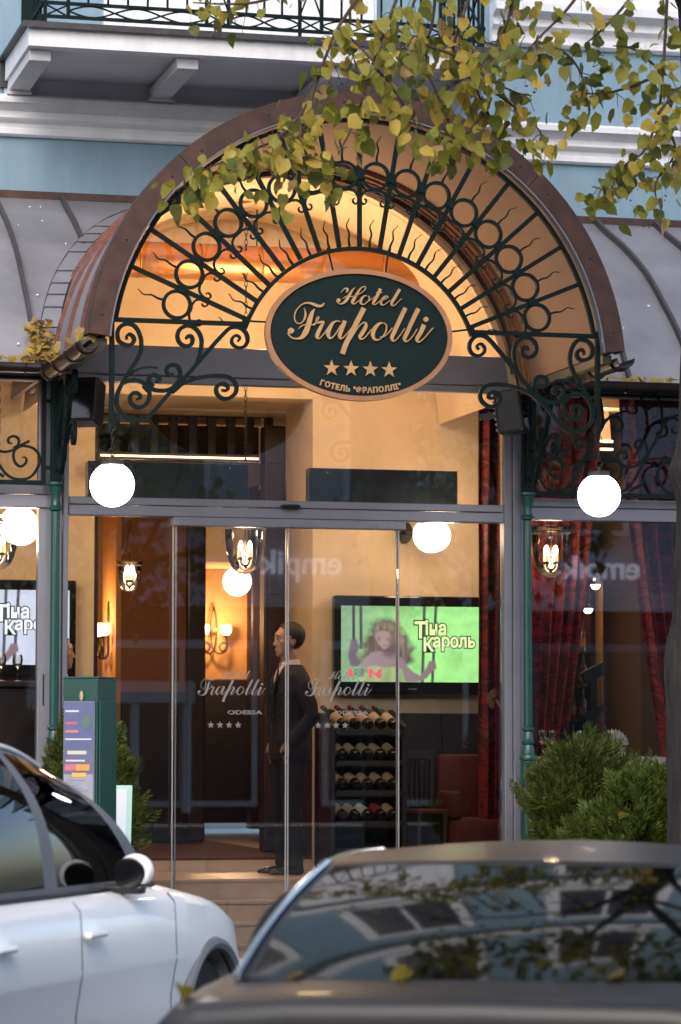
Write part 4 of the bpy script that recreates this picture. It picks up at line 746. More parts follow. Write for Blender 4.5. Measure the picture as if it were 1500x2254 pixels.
MB().bbox(-0.248, 0.30, 4.985, 5.005, 0.66, 1.9, 0.006).build('wainscot_and_shade_panel', 'rack', rm)
MB().bbox(2.32, 2.348, 2.6, 10.54, 0.66, 2.0, 0.006).build('wainscot_and_shade_panel', 'rack', rm)
# mezzanine with balusters
mz = thing('mezzanine', 'curved dark wood mezzanine with balusters high inside behind the transom', 'mezzanine', (-0.2, 3.2, 3.5))
pc = [(-1.05, 3.30)] + [(-1.05 + 1.6 * k / 16, 3.30 + 0.10 * (1 - cos(pi * k / 16)) * 0 - 0.16 * sin(pi * k / 16)) for k in range(17)]
MB().prism([(-1.05, 3.62)] + [(-1.05 + 1.62 * k / 16, 3.50 - 0.17 * sin(pi * k / 16)) for k in range(17)] + [(0.57, 3.62)], 2.85, 3.1).build('deck', 'mez', mz)
MB().box(-1.05, 0.58, 2.9, 3.0, 3.98, 4.04).build('handrail', 'mez', mz)
for k in range(11): MB().bbox(-1.0 + k * 0.15, -0.935 + k * 0.15, 2.92, 2.98, 3.62, 3.979, 0.006).build('baluster', 'rack', mz)
MB().box(-1.05, 0.58, 3.5, 3.55, 3.3, 3.97).build('back_panel', 'mez', mz)

def sconce(loc, label, ang=0):
    t = thing('double_sconce', label, 'wall lamp', loc, ang, group='double wall sconces with glowing shades'); t['_org'] = [0, 0, 0]
    MB().tube(crv([(0, 0, .26), (0.025, 0, .15), (0.032, 0, 0.02), (0.02, 0, -.12), (0, 0, -.2)], 5), 0.008, 6).build('wrought_bar', 'chain', t)
    MB().tube(crv([(0, 0, .26), (-0.025, 0, .15), (-0.032, 0, 0.02), (-0.02, 0, -.12), (0, 0, -.2)], 5), 0.008, 6).build('wrought_bar', 'chain', t)
    MB().sphere((0, -0.02, 0.02), 0.035, 14, 8).build('boss', 'trim', t, True)
    for s in (-1, 1):
        MB().tube(crv([(0, 0, -.18), (s * 0.04, -.03, -.22), (s * 0.11, -.06, -.20), (s * 0.13, -.06, -.14), (s * 0.09, -.06, -.11), (s * 0.05, -.06, -.15), (s * .08, -.06, -.2), (s * 0.125, -.06, -.13), (s * 0.115, -.06, -.05)], 5), 0.009, 6).build('arm', 'chain', t)
        MB().lathe([(0, -0.055), (0.02, -0.05), (0.03, -0.035), (0, -0.035)], (s * 0.115, -.06, 0), 12).build('cup', 'chain', t, True)
        MB().lathe([(0, -0.034), (0.035, -0.03), (0.055, 0.0), (0.058, 0.035), (0.05, 0.07), (0, 0.07)], (s * 0.115, -.06, 0), 18).build('shade', 'shade', t, True)
    return t
sconce((1.69, 10.52, 2.60), 'double wall sconce glowing on the far ochre wall left of the man')
sconce((-0.30, 5.32, 2.40), 'double wall sconce glowing on the pilaster near the green pillar', radians(-90))

# television sets
def gradmat():
    m = bpy.data.materials.new('screen_meadow'); m.use_nodes = True; nt = m.node_tree; N = nt.nodes; L = nt.links; b = N['Principled BSDF']
    tc = N.new('ShaderNodeTexCoord'); nz = N.new('ShaderNodeTexNoise'); nz.inputs['Scale'].default_value = 3.0; nz.inputs['Detail'].default_value = 5
    L.new(tc.outputs['Object'], nz.inputs['Vector']); sx = N.new('ShaderNodeSeparateXYZ'); L.new(tc.outputs['Object'], sx.inputs[0])
    ma = N.new('ShaderNodeMath'); ma.operation = 'MULTIPLY_ADD'; ma.inputs[1].default_value = 0.7; L.new(sx.outputs['X'], ma.inputs[0])
    m2 = N.new('ShaderNodeMath'); m2.operation = 'MULTIPLY_ADD'; m2.inputs[1].default_value = 0.35; L.new(nz.outputs['Fac'], m2.inputs[0]); m2.inputs[2].default_value = 0.22
    L.new(m2.outputs[0], ma.inputs[2]); rp = N.new('ShaderNodeValToRGB'); L.new(ma.outputs[0], rp.inputs[0])
    el = rp.color_ramp.elements; el[0].position = 0.05; el[0].color = (0.28, 0.42, 0.25, 1); el[1].position = 0.75; el[1].color = (0.46, 1.0, 0.30, 1)
    e = el.new(0.38); e.color = (0.36, 0.78, 0.27, 1)
    b.inputs['Base Color'].default_value = (0, 0, 0, 1); L.new(rp.outputs[0], b.inputs['Emission Color']); b.inputs['Emission Strength'].default_value = 0.56
    return m
M['meadow'] = gradmat(); M['snow'] = emit('screen_pale', (0.80, 0.84, 1.0), 0.5, (0, 0, 0))
for nm, c, e in (('scr_hair', (0.16, 0.125, 0.10), .75), ('scr_hair2', (0.34, 0.27, 0.20), .75), ('scr_skin', (0.42, 0.29, 0.28), .8), ('scr_skin2', (0.17, 0.12, 0.15), .8), ('scr_rope', (0.07, 0.05, 0.08), .8), ('scr_dress', (0.42, 0.58, 0.26), .9), ('scr_white', (0.86, 1.0, 0.45), 1.0), ('scr_dark', (0.012, 0.03, 0.02), .6), ('scr_pink', (0.95, 0.14, 0.17), .9), ('scr_green', (0.13, 0.36, 0.11), .8), ('scr_snowtxt', (0.95, 0.97, 1.0), 1.0), ('scr_navy', (0.05, 0.12, 0.18), .7), ('scr_dark2', (0.10, 0.08, 0.07), .8)):
    M[nm] = emit(nm, c, e * 0.6, (0, 0, 0)); nt = M[nm].node_tree; tc = nt.nodes.new('ShaderNodeTexCoord'); nz = nt.nodes.new('ShaderNodeTexNoise'); nz.inputs['Scale'].default_value = 14; nz.inputs['Detail'].default_value = 6; nz.inputs['Roughness'].default_value = .75
    rp = nt.nodes.new('ShaderNodeValToRGB'); q = 0.45 if 'hair' in nm or 'skin' in nm or 'dress' in nm else 0.1; rp.color_ramp.elements[0].position = .35; rp.color_ramp.elements[1].position = .65
    rp.color_ramp.elements[0].color = (*[v * (1 - q) for v in c], 1); rp.color_ramp.elements[1].color = (*[v * (1 + q) for v in c], 1)
    nt.links.new(tc.outputs['Object'], nz.inputs['Vector']); nt.links.new(nz.outputs['Fac'], rp.inputs[0]); nt.links.new(rp.outputs[0], nt.nodes['Principled BSDF'].inputs['Emission Color'])
PIC = dict(
 hair=[(520, 295), (450, 312), (405, 350), (388, 430), (340, 470), (325, 520), (350, 560), (300, 610), (330, 690), (420, 680), (560, 660), (640, 690), (735, 650), (720, 600), (745, 540), (700, 500), (690, 430), (640, 400), (620, 340), (575, 305)],
 armL=[(235, 470), (285, 470), (305, 530), (280, 600), (320, 650), (300, 690), (235, 690), (215, 610)],
 body=[(400, 575), (480, 560), (560, 570), (650, 620), (690, 690), (740, 735), (790, 760), (838, 700), (862, 640), (912, 640), (922, 700), (885, 728), (840, 785), (770, 815), (640, 815), (330, 815), (310, 720), (335, 630)],
 dress=[(320, 815), (350, 705), (420, 678), (500, 700), (600, 690), (650, 715), (668, 815)],
 face=[(428, 420), (470, 392), (540, 400), (582, 440), (578, 490), (535, 540), (500, 552), (455, 505), (430, 460)],
 shade=[(545, 405), (584, 440), (580, 492), (535, 543), (512, 552), (540, 505), (556, 455)],
 neck=[(480, 552), (560, 515), (610, 570), (560, 620), (500, 600)],
 lockA=[(470, 320), (540, 325), (600, 370), (650, 440), (700, 560), (665, 650), (640, 560), (590, 450), (560, 400), (480, 380), (430, 410), (420, 370)])
def soft(p, poly, s):
    x, y = p; ins = False; d = 1e9; n = len(poly)
    for i in range(n):
        x1, y1 = poly[i]; x2, y2 = poly[(i + 1) % n]
        if (y1 > y) != (y2 > y) and x < (x2 - x1) * (y - y1) / (y2 - y1) + x1: ins = not ins
        dx, dy = x2 - x1, y2 - y1; t = max(0, min(1, ((x - x1) * dx + (y - y1) * dy) / (dx * dx + dy * dy + 1e-9)))
        d = min(d, (x - x1 - t * dx) ** 2 + (y - y1 - t * dy) ** 2)
    d = sqrt(d) * (1 if ins else -1); return max(0.0, min(1.0, 0.5 + d / s))
PICC = {}
def picture(t, pt, pale):
    nu, nv = 150, 82
    mb = MB().grid(lambda u, v: (pt((160 + 1140 * u, 193 + 622 * v))[0], 1.5952, pt((160 + 1140 * u, 193 + 622 * v))[1]), nu, nv)
    if pale not in PICC:
        cols = []
        for i in range(nu + 1):
            for j in range(nv + 1):
                x, y = 160 + 1140 * i / nu, 193 + 622 * j / nv; p = (x, y); N = lambda k, sx, sy=None: mnoise.noise(Vector((x * sx, y * (sy or sx), k)))
                f = max(0, min(1, (x - 200) / 620)); g = 0.10 * N(1, .006, .012) + 0.05 * N(2, .03)
                c = Vector((0.30 + .14 * f, 0.46 + .48 * f, 0.27 + .03 * f)) * (1 + g * 2)
                top = max(0, 1 - (y - 193) / 120) * max(0, 1 - abs(x - 640) / 330); c = c.lerp(Vector((.12, .30, .10)), top * .8 * (0.6 + N(3, .02)))
                if pale: c = Vector((.74, .78, .94)) * (0.94 + g)
                for xs, xe_, ye in ((257, 262, 480), (315, 320, 545), (824, 807, 820), (917, 887, 820)):
                    if y < ye:
                        xr = xs + (xe_ - xs) * (y - 193) / 620; k = max(0, min(1, (15 - abs(x - xr)) / 7)); c = c.lerp(Vector((.055, .045, .075)) * (1 + .5 * sin(y * .35 + x * .3)), k * .95)
                def lay(nm, col, s, a=1.0):
                    k = soft(p, PIC[nm], s) * a
                    return c.lerp(Vector(col), k) if k > 0 else c
                st = 0.75 + 0.9 * (0.5 + N(5, .05, .006)) * .7
                wob = 26 * N(8, .02)
                p = (x + wob, y + 18 * N(9, .025)); c = lay('hair', [v * st for v in (.155, .118, .10)], 46)
                p = (x, y); c = lay('armL', (.20, .15, .19), 16)
                c = lay('body', [v * (1.12 - .35 * (x - 330) / 560) for v in (.36, .26, .27)], 12)
                c = lay('neck', (.15, .10, .12), 40, .75); c = lay('dress', [v * (1 + .5 * N(6, .02, .006)) for v in ((.40, .50, .24) if not pale else (.6, .6, .6))], 14)
                c = lay('face', (.44, .31, .29), 14); c = lay('shade', (.16, .11, .12), 30, .85)
                for ex, ey in ((458, 468), (538, 470)):
                    c = c.lerp(Vector((.09, .06, .07)), max(0, 1 - ((x - ex) / 22) ** 2 - ((y - ey) / 7) ** 2) * .8); c = c.lerp(Vector((.12, .08, .08)), max(0, 1 - ((x - ex) / 24) ** 2 - ((y - ey + 17) / 5) ** 2) * .6)
                c = c.lerp(Vector((.22, .09, .10)), max(0, 1 - ((x - 505) / 17) ** 2 - ((y - 521) / 6) ** 2) * .8); c = c.lerp(Vector((.55, .40, .37)), max(0, 1 - ((x - 492) / 7) ** 2 - ((y - 482) / 24) ** 2) * .5)
                p = (x + wob * .7, y); c = lay('lockA', [v * st for v in (.29, .225, .165)], 34, .85)
                cols.append((*[max(0, v) for v in c], 1.0))
        PICC[pale] = cols
    o = mb.build('picture', 'picture', t); me = o.data
    at = me.color_attributes.new('Picture', 'FLOAT_COLOR', 'POINT'); at.data.foreach_set('color', [v for q in PICC[pale] for v in q])
pm = bpy.data.materials.new('screen_picture'); pm.use_nodes = True; _b = pm.node_tree.nodes['Principled BSDF']; _a = pm.node_tree.nodes.new('ShaderNodeVertexColor'); _a.layer_name = 'Picture'
_b.inputs['Base Color'].default_value = (0, 0, 0, 1); _b.inputs['Roughness'].default_value = .25; pm.node_tree.links.new(_a.outputs[0], _b.inputs['Emission Color']); _b.inputs['Emission Strength'].default_value = 0.56; M['picture'] = pm
def tv(x0, x1, z0, z1, label, pale=False):
    t = thing('television', label, 'television', ((x0 + x1) / 2, 1.7, z0), group='flat televisions on the lobby wall')
    W, H = x1 - x0, z1 - z0
    c = MB().bbox(x0, x1, 1.60, 1.69, z0, z1, 0.012).build('casing', 'blackgloss', t)
    sx0, sx1, sz1, sz0 = x0 + W * 0.042, x1 - W * 0.042, z1 - H * 0.105, z1 - H * 0.875
    MB().box(sx0, sx1, 1.596, 1.599, sz0, sz1).xf(lambda v: v).build('screen', 'snow' if pale else 'meadow', t)
    t2 = bpy.data.objects[kids(t)[-1].name]
    def pt(p): return (sx0 + (p[0] - 160) / 1140 * (sx1 - sx0), sz1 - (p[1] - 193) / 622 * (sz1 - sz0))
    lay = [0]
    def poly(name, m, pts, smooth=0):
        P = crv(pts + [pts[0]], smooth)[:-1] if smooth else pts
        lay[0] += 1; y = 1.5955 - lay[0] * 0.0006
        P = [pt(p) for p in P]; cx = sum(p[0] for p in P) / len(P); cz = sum(p[1] for p in P) / len(P); n = len(P)
        bm = bmesh.new(); vv = [bm.verts.new((p[0], y, p[1])) for p in P]; f = bm.faces.new(vv); bmesh.ops.triangulate(bm, faces=[f]); bm.verts.index_update()
        mb = MB().add([v.co.copy() for v in bm.verts], [[v.index for v in q.verts] for q in bm.faces]); bm.free()
        mb.build(name, m, t)
    picture(t, pt, pale)
    lay[0] = 6
    for body, xa, xb, yb, hc in (('Т', 745, 832, 452, 132), ('іна', 832, 992, 425, 82), ('К', 818, 892, 560, 112), ('ароль', 892, 1226, 526, 78)):
        vs, fs = text_mesh(body, 1.0, 0.0, 0.0); lo, hi = min(v[0] for v in vs), max(v[0] for v in vs); top = max(v[1] for v in vs) if body in ('Т', 'К') else 0.52
        for m, bold, dy in (('scr_dark', 0.085, 0.0), ('scr_snowtxt' if pale else 'scr_white', 0.03, 0.0012)):
            vs, fs = text_mesh(body, 1.0, bold, 0.0); qa, qb = pt((xa, yb)), pt((xb, yb - hc)); kx = (qb[0] - qa[0]) / (hi - lo); kz = (qb[1] - qa[1]) / top
            MB().add([(qa[0] + (v[0] - lo) * kx, 1.5955 - 0.012 - dy, qa[1] + v[1] * kz) for v in vs], fs).build('title_lettering', m, t)
    poly('channel_logo', 'scr_pink', [(375, 715), (400, 708), (430, 745), (460, 708), (480, 708), (480, 785), (450, 785), (450, 745), (432, 765), (405, 740), (405, 785), (378, 785)])
    poly('channel_logo', 'scr_pink', [(215, 720), (240, 705), (255, 740), (255, 775), (215, 775), (225, 745)])
    for body, y in (('РУССКОЕ', 738), ('РАДИО', 770)):
        vs, fs = text_mesh(body, 0.05 * H, 0.0006, 0.0002, 'LEFT'); q = pt((258, y)); MB().add([(q[0] + v[0] * .62, 1.583 - v[2], q[1] + v[1]) for v in vs], fs).build('logo_lettering', 'scr_navy', t)
    MB().box((x0 + x1) / 2 - 0.03, (x0 + x1) / 2 + 0.03, 1.595, 1.5995, z0 + 0.035, z0 + 0.043).build('maker_badge', 'frame', t)
    return t
tv(0.722, 1.902, 1.835, 2.555, 'large flat television on the cream wall showing a green meadow picture')
tv(-2.365, -1.177, 1.945, 2.635, 'flat television in the left bay showing a pale picture', True)

# curtains
def curtain(x0, x1, x2, x3, y, z0, z1, label, folds=6, tie=None):
    """top edge x0..x1, bottom edge x2..x3"""
    t = thing('red_curtain', label, 'curtain', ((x0 + x1) / 2, y, z0), group='red damask curtains in the windows')
    def fn(u, v):
        k = v ** 1.6; a = x0 + (x2 - x0) * k; b = x1 + (x3 - x1) * k; x = a + (b - a) * u
        return (x, y + 0.045 * sin(u * folds * 2 * pi + v * 1.5) + 0.012 * sin(u * folds * 5.1 + v * 9), z1 - (z1 - z0) * v)
    MB().grid(fn, 60, 40).build('drape', 'curtain', t, True, thick=0.006)
    if tie: tie(t)
    return t
def tassel(t):
    c = (1.70, 0.80, 1.79)
    for k in range(7):
        a = radians(100 + k * 22); MB().tube(ring_path((c[0] + 0.045 * cos(a), c[1], c[2] + 0.045 * sin(a)), 0.012, 0.028), 0.0035, 5, True).build('tieback_leaf', 'brass', t)
    MB().tube(crv([(c[0], c[1], c[2]), (c[0] + .05, c[1], c[2] - .08), (c[0] + .09, c[1], c[2] - .2)], 5), [0.009] * 10 + [0.004], 6).build('tieback_stem', 'brass', t)
curtain(1.62, 1.92, 1.62, 1.86, 0.9, 0.75, 4.10, 'narrow red damask curtain between the television and the door jamb', 4, tassel)
curtain(1.99, 2.60, 1.99, 2.24, 1.05, 1.1, 4.12, 'red damask curtain hanging behind the lantern at the right column', 6)
curtain(2.52, 3.35, 2.92, 3.4, 0.45, 1.0, 4.12, 'red damask curtain gathered to the right behind the tree trunk', 7)

# restaurant beyond the right bay
rr = thing('restaurant_room', 'dim plum and tan restaurant room behind the right window bay', 'room', (3.5, 5, 0.56))
MB().box(2.46, 9.4, 10.9, 11.0, 0.57, 3.98).build('back_wall', 'plum', rr)
MB().box(2.46, 9.4, 2.58, 10.89, 3.99, 4.06).build('ceiling', 'mez', rr)
MB().box(4.72, 5.12, 7.2, 7.4, 0.57, 3.34).build('tan_pier', 'ochre', rr)
MB().box(2.47, 9.0, 6.0, 6.2, 3.38, 3.98).build('lintel', 'lining', rr)
MB().box(3.2, 4.71, 7.5, 7.6, 0.57, 2.95).build('bar_back', 'plum', rr)
for z in (1.35, 1.68, 2.0, 2.32): MB().box(3.9, 4.70, 7.36, 7.495, z, z + 0.02).build('bar_shelf', 'rack', rr)
MB().box(3.6, 4.9, 6.9, 7.1, 0.57, 1.25).build('bar_counter', 'rack', rr)
brg = random.Random(9); b0 = thing('bar_bottle', 'x', 'bottle', (0, 0, 0), group='bottles on the bar shelves')
MB().lathe([(0, 0), (0.035, 0), (0.036, 0.17), (0.014, 0.22), (0.013, 0.29), (0, 0.29)], n=10).build('glass', mat('amber_bottle', (0.10, 0.04, 0.012), 0.1, 0, 0.5, 9), b0, 35, True); MB().lathe([(0.0365, 0.04), (0.037, 0.04), (0.037, 0.12), (0.0365, 0.12)], n=10).build('label', 'trim', b0, 35, True)
for r_, z in enumerate((1.371, 1.701, 2.021, 2.341)):
    for c_ in range(7):
        lc = (3.97 + c_ * 0.105 + brg.uniform(-.01, .01), 7.43, z); lb = 'bottle in place %s from the left on the %s bar shelf deep inside' % (('one', 'two', 'three', 'four', 'five', 'six', 'seven')[c_], ('lowest', 'second', 'third', 'highest')[r_])
        if r_ == 0 and c_ == 0: b0.location = lc; b0['label'] = lb
        else: dup(b0, lc, brg.uniform(0, 3), lb)
cn = thing('lit_cornice', 'glowing cream pelmet with two light strips behind the right transom', 'pelmet', (2.84, 2.1, 3.75))
MB().prism([(2.70, 3.77), (2.98, 3.77), (2.95, 4.13), (2.73, 4.13)], 1.95, 2.3).build('box', 'lining', cn)
for z in (3.70, 3.76): MB().box(2.69, 2.985, 1.925, 1.949, z, z + 0.016).build('strip', 'strip', cn)
sr = thing('stair_banister', 'dark wooden stair banister rising right inside the restaurant', 'banister', (4.6, 6.4, 0.6))
for z in (0.0, -0.36): MB().obox((4.66, 6.4, 2.26 + z), (0.9, 0.07, 0.11 if z == 0 else 0.07), Matrix.Rotation(radians(-26), 3, 'Y')).build('handrail', 'rack', sr)
for k in range(3): MB().box(4.32 + k * 0.30, 4.38 + k * 0.30, 6.38, 6.44, 0.6, 2.06 + k * 0.147).build('post', 'rack', sr)
chd = thing('chandelier', 'row of glowing candle bulbs on a chandelier deep in the restaurant', 'chandelier', (5.1, 8.0, 3.0))
MB().tube([(4.9, 8, 2.97), (5.32, 8, 2.97)], 0.012, 6).tube([(5.11, 8, 2.97), (5.11, 8, 3.98)], 0.008, 6).build('frame', 'chain', chd)
for k in range(6): MB().lathe([(0, 0), (0.02, 0.01), (0.028, 0.04), (0.018, 0.075), (0, 0.09)], (4.93 + k * 0.073, 8, 2.98), 8).build('bulb', 'bulb', chd, True)
for (x, y, z), lab in (((4.62, 7.1, 2.94), 'single glowing bowl lamp below the chandelier'), ((4.20, 7.0, 2.66), 'leftmost of three small spotlights over the bar'), ((4.35, 7.0, 2.68), 'middle one of three small spotlights over the bar'), ((4.51, 7.0, 2.71), 'rightmost of three small spotlights over the bar')):
    t = thing('spot_lamp', lab, 'lamp', (x, y, z)); MB().lathe([(0, -0.03), (0.03, -0.02), (0.045, 0.01), (0, 0.01)], (x, y, z), 10).build('bulb', 'bulb', t, True); MB().lathe([(0, 0.011), (0.055, 0.011), (0.03, 0.05), (0.006, 0.06), (0.005, 0.4), (0, 0.4)], (x, y, z), 10).build('holder', 'chain', t)

# wine rack and bottles
rk = thing('wine_rack', 'dark wooden wine rack with rows of tilted bottles under the television', 'wine rack', (0.9, 1.4, 0.56))
for x in (0.60, 1.13): MB().bbox(x, x + 0.035, 1.22, 1.62, 0.56, 1.60, 0.004).build('side', 'rack', rk)
MB().prism([(1.20, 1.60), (1.62, 1.72), (1.62, 1.601), (1.20, 1.5999)], 1.13, 1.165, 'yz').build('top_cheek', 'rack', rk)
MB().box(0.60, 1.165, 1.60, 1.62, 0.57, 1.58).build('back', 'rack', rk)
RZ = [1.58, 1.36, 1.15, 0.93]
for z in RZ + [0.74]:
    MB().bbox(0.637, 1.128, 1.20, 1.235, z - 0.045, z - 0.005, 0.003).build('shelf_lip', 'rack', rk)
    MB().obox((0.882, 1.42, z - 0.0), (0.49, 0.40, 0.015), Matrix.Rotation(radians(14), 3, 'X')).build('shelf', 'rack', rk)
bt = thing('wine_bottle', 'x', 'bottle', (0, 0, 0), group='wine bottles lying in the rack')
MB().lathe([(0, 0), (0.034, 0.0), (0.037, 0.008), (0.037, 0.17), (0.032, 0.20), (0.016, 0.235), (0.014, 0.29), (0.016, 0.292), (0.016, 0.30), (0, 0.30)], n=16).build('glass', 'wine', bt, 35, True)
MB().lathe([(0.0375, 0.05), (0.0378, 0.05), (0.0378, 0.14), (0.0375, 0.14)], n=16).build('label', 'label', bt, 35, True)
MB().lathe([(0.0148, 0.255), (0.017, 0.256), (0.0172, 0.301), (0, 0.302)], n=12).build('capsule', 'redcloth', bt, True, True)
rows = ('top', 'second', 'third', 'bottom'); cols = ('leftmost', 'second', 'middle', 'fourth', 'rightmost')
first = True
for r, z in enumerate(RZ):
    for c in range(5):
        lab = '%s bottle in the %s row of the wine rack' % (cols[c], rows[r])
        lc = (0.695 + c * 0.094, 1.205, z + 0.028); ro = (radians(-64), radians(random.uniform(-6, 6)), radians(random.uniform(16, 26)))
        if first: o = bt; o.location = lc; o.rotation_euler = ro; o['label'] = lab; first = False
        else: o = dup(bt, lc, ro, lab)
        if c in (2, 3) and r == 3:
            for q in kids(o):
                if q.name.startswith('label'): q.data = q.data.copy(); q.data.materials[0] = M['labelW' if c == 2 else 'labelR']
# furniture at the right of the doorway
ac_ = thing('armchair', 'dark red upholstered armchair beside the right door jamb', 'armchair', (1.62, 1.0, 0.56))
MB().bbox(1.42, 1.86, 1.30, 1.42, 0.60, 1.40, 0.04).build('backrest', 'redcloth', ac_, 30); MB().bbox(1.40, 1.86, 0.82, 1.295, 0.66, 0.95, 0.05).build('seat', 'redcloth', ac_, 30)
for x in (1.40, 1.79): MB().bbox(x, x + 0.07, 0.84, 1.29, 0.952, 1.14, 0.025).build('armrest', 'redcloth', ac_, 30)
for x in (1.42, 1.80):
    for y in (0.86, 1.36): MB().box(x, x + 0.04, y, y + 0.04, 0.56, 0.662).build('leg', 'rack', ac_)
chx = thing('slatted_chair', 'dark wooden chair with slatted back before the wine rack', 'chair', (1.27, 1.15, 0.56))
for x in (1.17, 1.36): MB().bbox(x, x + 0.03, 1.30, 1.34, 0.56, 1.42, 0.004).build('rear_leg', 'wood', chx); MB().bbox(x, x + 0.03, 0.95, 0.985, 0.56, 0.98, 0.004).build('front_leg', 'wood', chx)
MB().bbox(1.16, 1.40, 0.94, 1.33, 0.982, 1.01, 0.008).build('seat', 'redcloth', chx); MB().bbox(1.165, 1.395, 1.305, 1.335, 1.36, 1.43, 0.006).build('top_rail', 'wood', chx)
for k in range(4): MB().bbox(1.215 + k * 0.038, 1.233 + k * 0.038, 1.312, 1.328, 1.02, 1.359, 0.002).build('slat', 'wood', chx)
# left bay sideboard with glasses
sbd = thing('sideboard', 'dark wooden sideboard in the left bay below the television', 'sideboard', (-2.0, 1.0, 0.55))
MB().bbox(-2.9, -1.50, 0.85, 1.5, 1.86, 1.90, 0.006).build('top', 'wood', sbd); MB().bbox(-2.88, -1.52, 0.90, 1.48, 0.55, 1.858, 0.006).build('body', 'wood', sbd)
for k in range(3): MB().bbox(-2.85 + k * 0.44, -2.43 + k * 0.44, 0.88, 0.899, 0.62, 1.82, 0.01).build('door', 'wood', sbd)
gl0 = thing('wine_glass', 'x', 'glass', (0, 0, 0), group='stemmed wine glasses')
MB().lathe([(0.0, 0.0), (0.033, 0.001), (0.03, 0.004), (0.004, 0.008), (0.0035, 0.085), (0.012, 0.095), (0.032, 0.12), (0.037, 0.15), (0.03, 0.185), (0.029, 0.185), (0.035, 0.15), (0.03, 0.122), (0.0, 0.1)], n=20).build('bowl', 'bell', gl0, True, True)
for k, (lc, lab) in enumerate((((-1.80, 0.95, 1.901), 'wine glass at the left edge on the sideboard'), ((-1.68, 1.0, 1.901), 'wine glass nearest the post on the sideboard'), ((1.98, 0.6, 1.385), 'wine glass beside the right column on the laid table'), ((2.08, 0.68, 1.385), 'second wine glass from the right column on the laid table'), ((2.27, 0.62, 1.385), 'wine glass just left of the napkin fan'))):
    if k == 0: gl0.location = lc; gl0['label'] = lab
    else: dup(gl0, lc, 0, lab)
tb = thing('laid_table', 'linen covered restaurant table behind the bushes in the right bay', 'table', (2.4, 0.65, 0.55))
MB().bbox(1.88, 3.0, 0.30, 1.05, 1.355, 1.384, 0.008).build('tabletop', 'linen', tb)
def cl(u, v):
    a = u * 2 * pi; r = 1 + 0.025 * v * sin(a * 14); x = 2.44 + max(-0.562, min(0.562, 0.8 * cos(a))) * r; y = 0.675 + max(-0.378, min(0.378, 0.55 * sin(a))) * r; return (x, y, 1.384 - 0.55 * v)
MB().grid(cl, 80, 6).build('cloth', 'linen', tb, True)
for x in (1.95, 2.9):
    for y in (0.38, 0.95): MB().box(x, x + 0.05, y, y + 0.05, 0.55, 1.354).build('leg', 'wood', tb)
nf = thing('napkin_fan', 'white pleated napkin fan standing on a white box in the right bay', 'napkin', (2.46, 0.45, 1.385))
MB().bbox(2.40, 2.53, 0.40, 0.50, 1.385, 1.46, 0.004).build('box', 'paper', nf); MB().box(2.39, 2.54, 0.39, 0.51, 1.461, 1.466).build('tray', 'rack', nf)
mb = MB(); nn = 12
for k in range(nn):
    a0_, a1_ = pi * k / nn, pi * (k + 1) / nn; am = (a0_ + a1_) / 2
    c = (2.465, 0.45, 1.468)
    for a, b, rb, yb in ((a0_, am, 0.115, 0.015), (am, a1_, 0.095, -0.015)):
        mb.add([c, (c[0] + .095 * cos(a) if b == am else c[0] + .115 * cos(a), c[1] - (.015 if b == am else -.015), c[2] + (.095 if b == am else .115) * sin(a)), (c[0] + rb * cos(b), c[1] + yb, c[2] + rb * sin(b))], [(0, 1, 2)])
mb.build('pleats', 'paper', nf, thick=0.003)

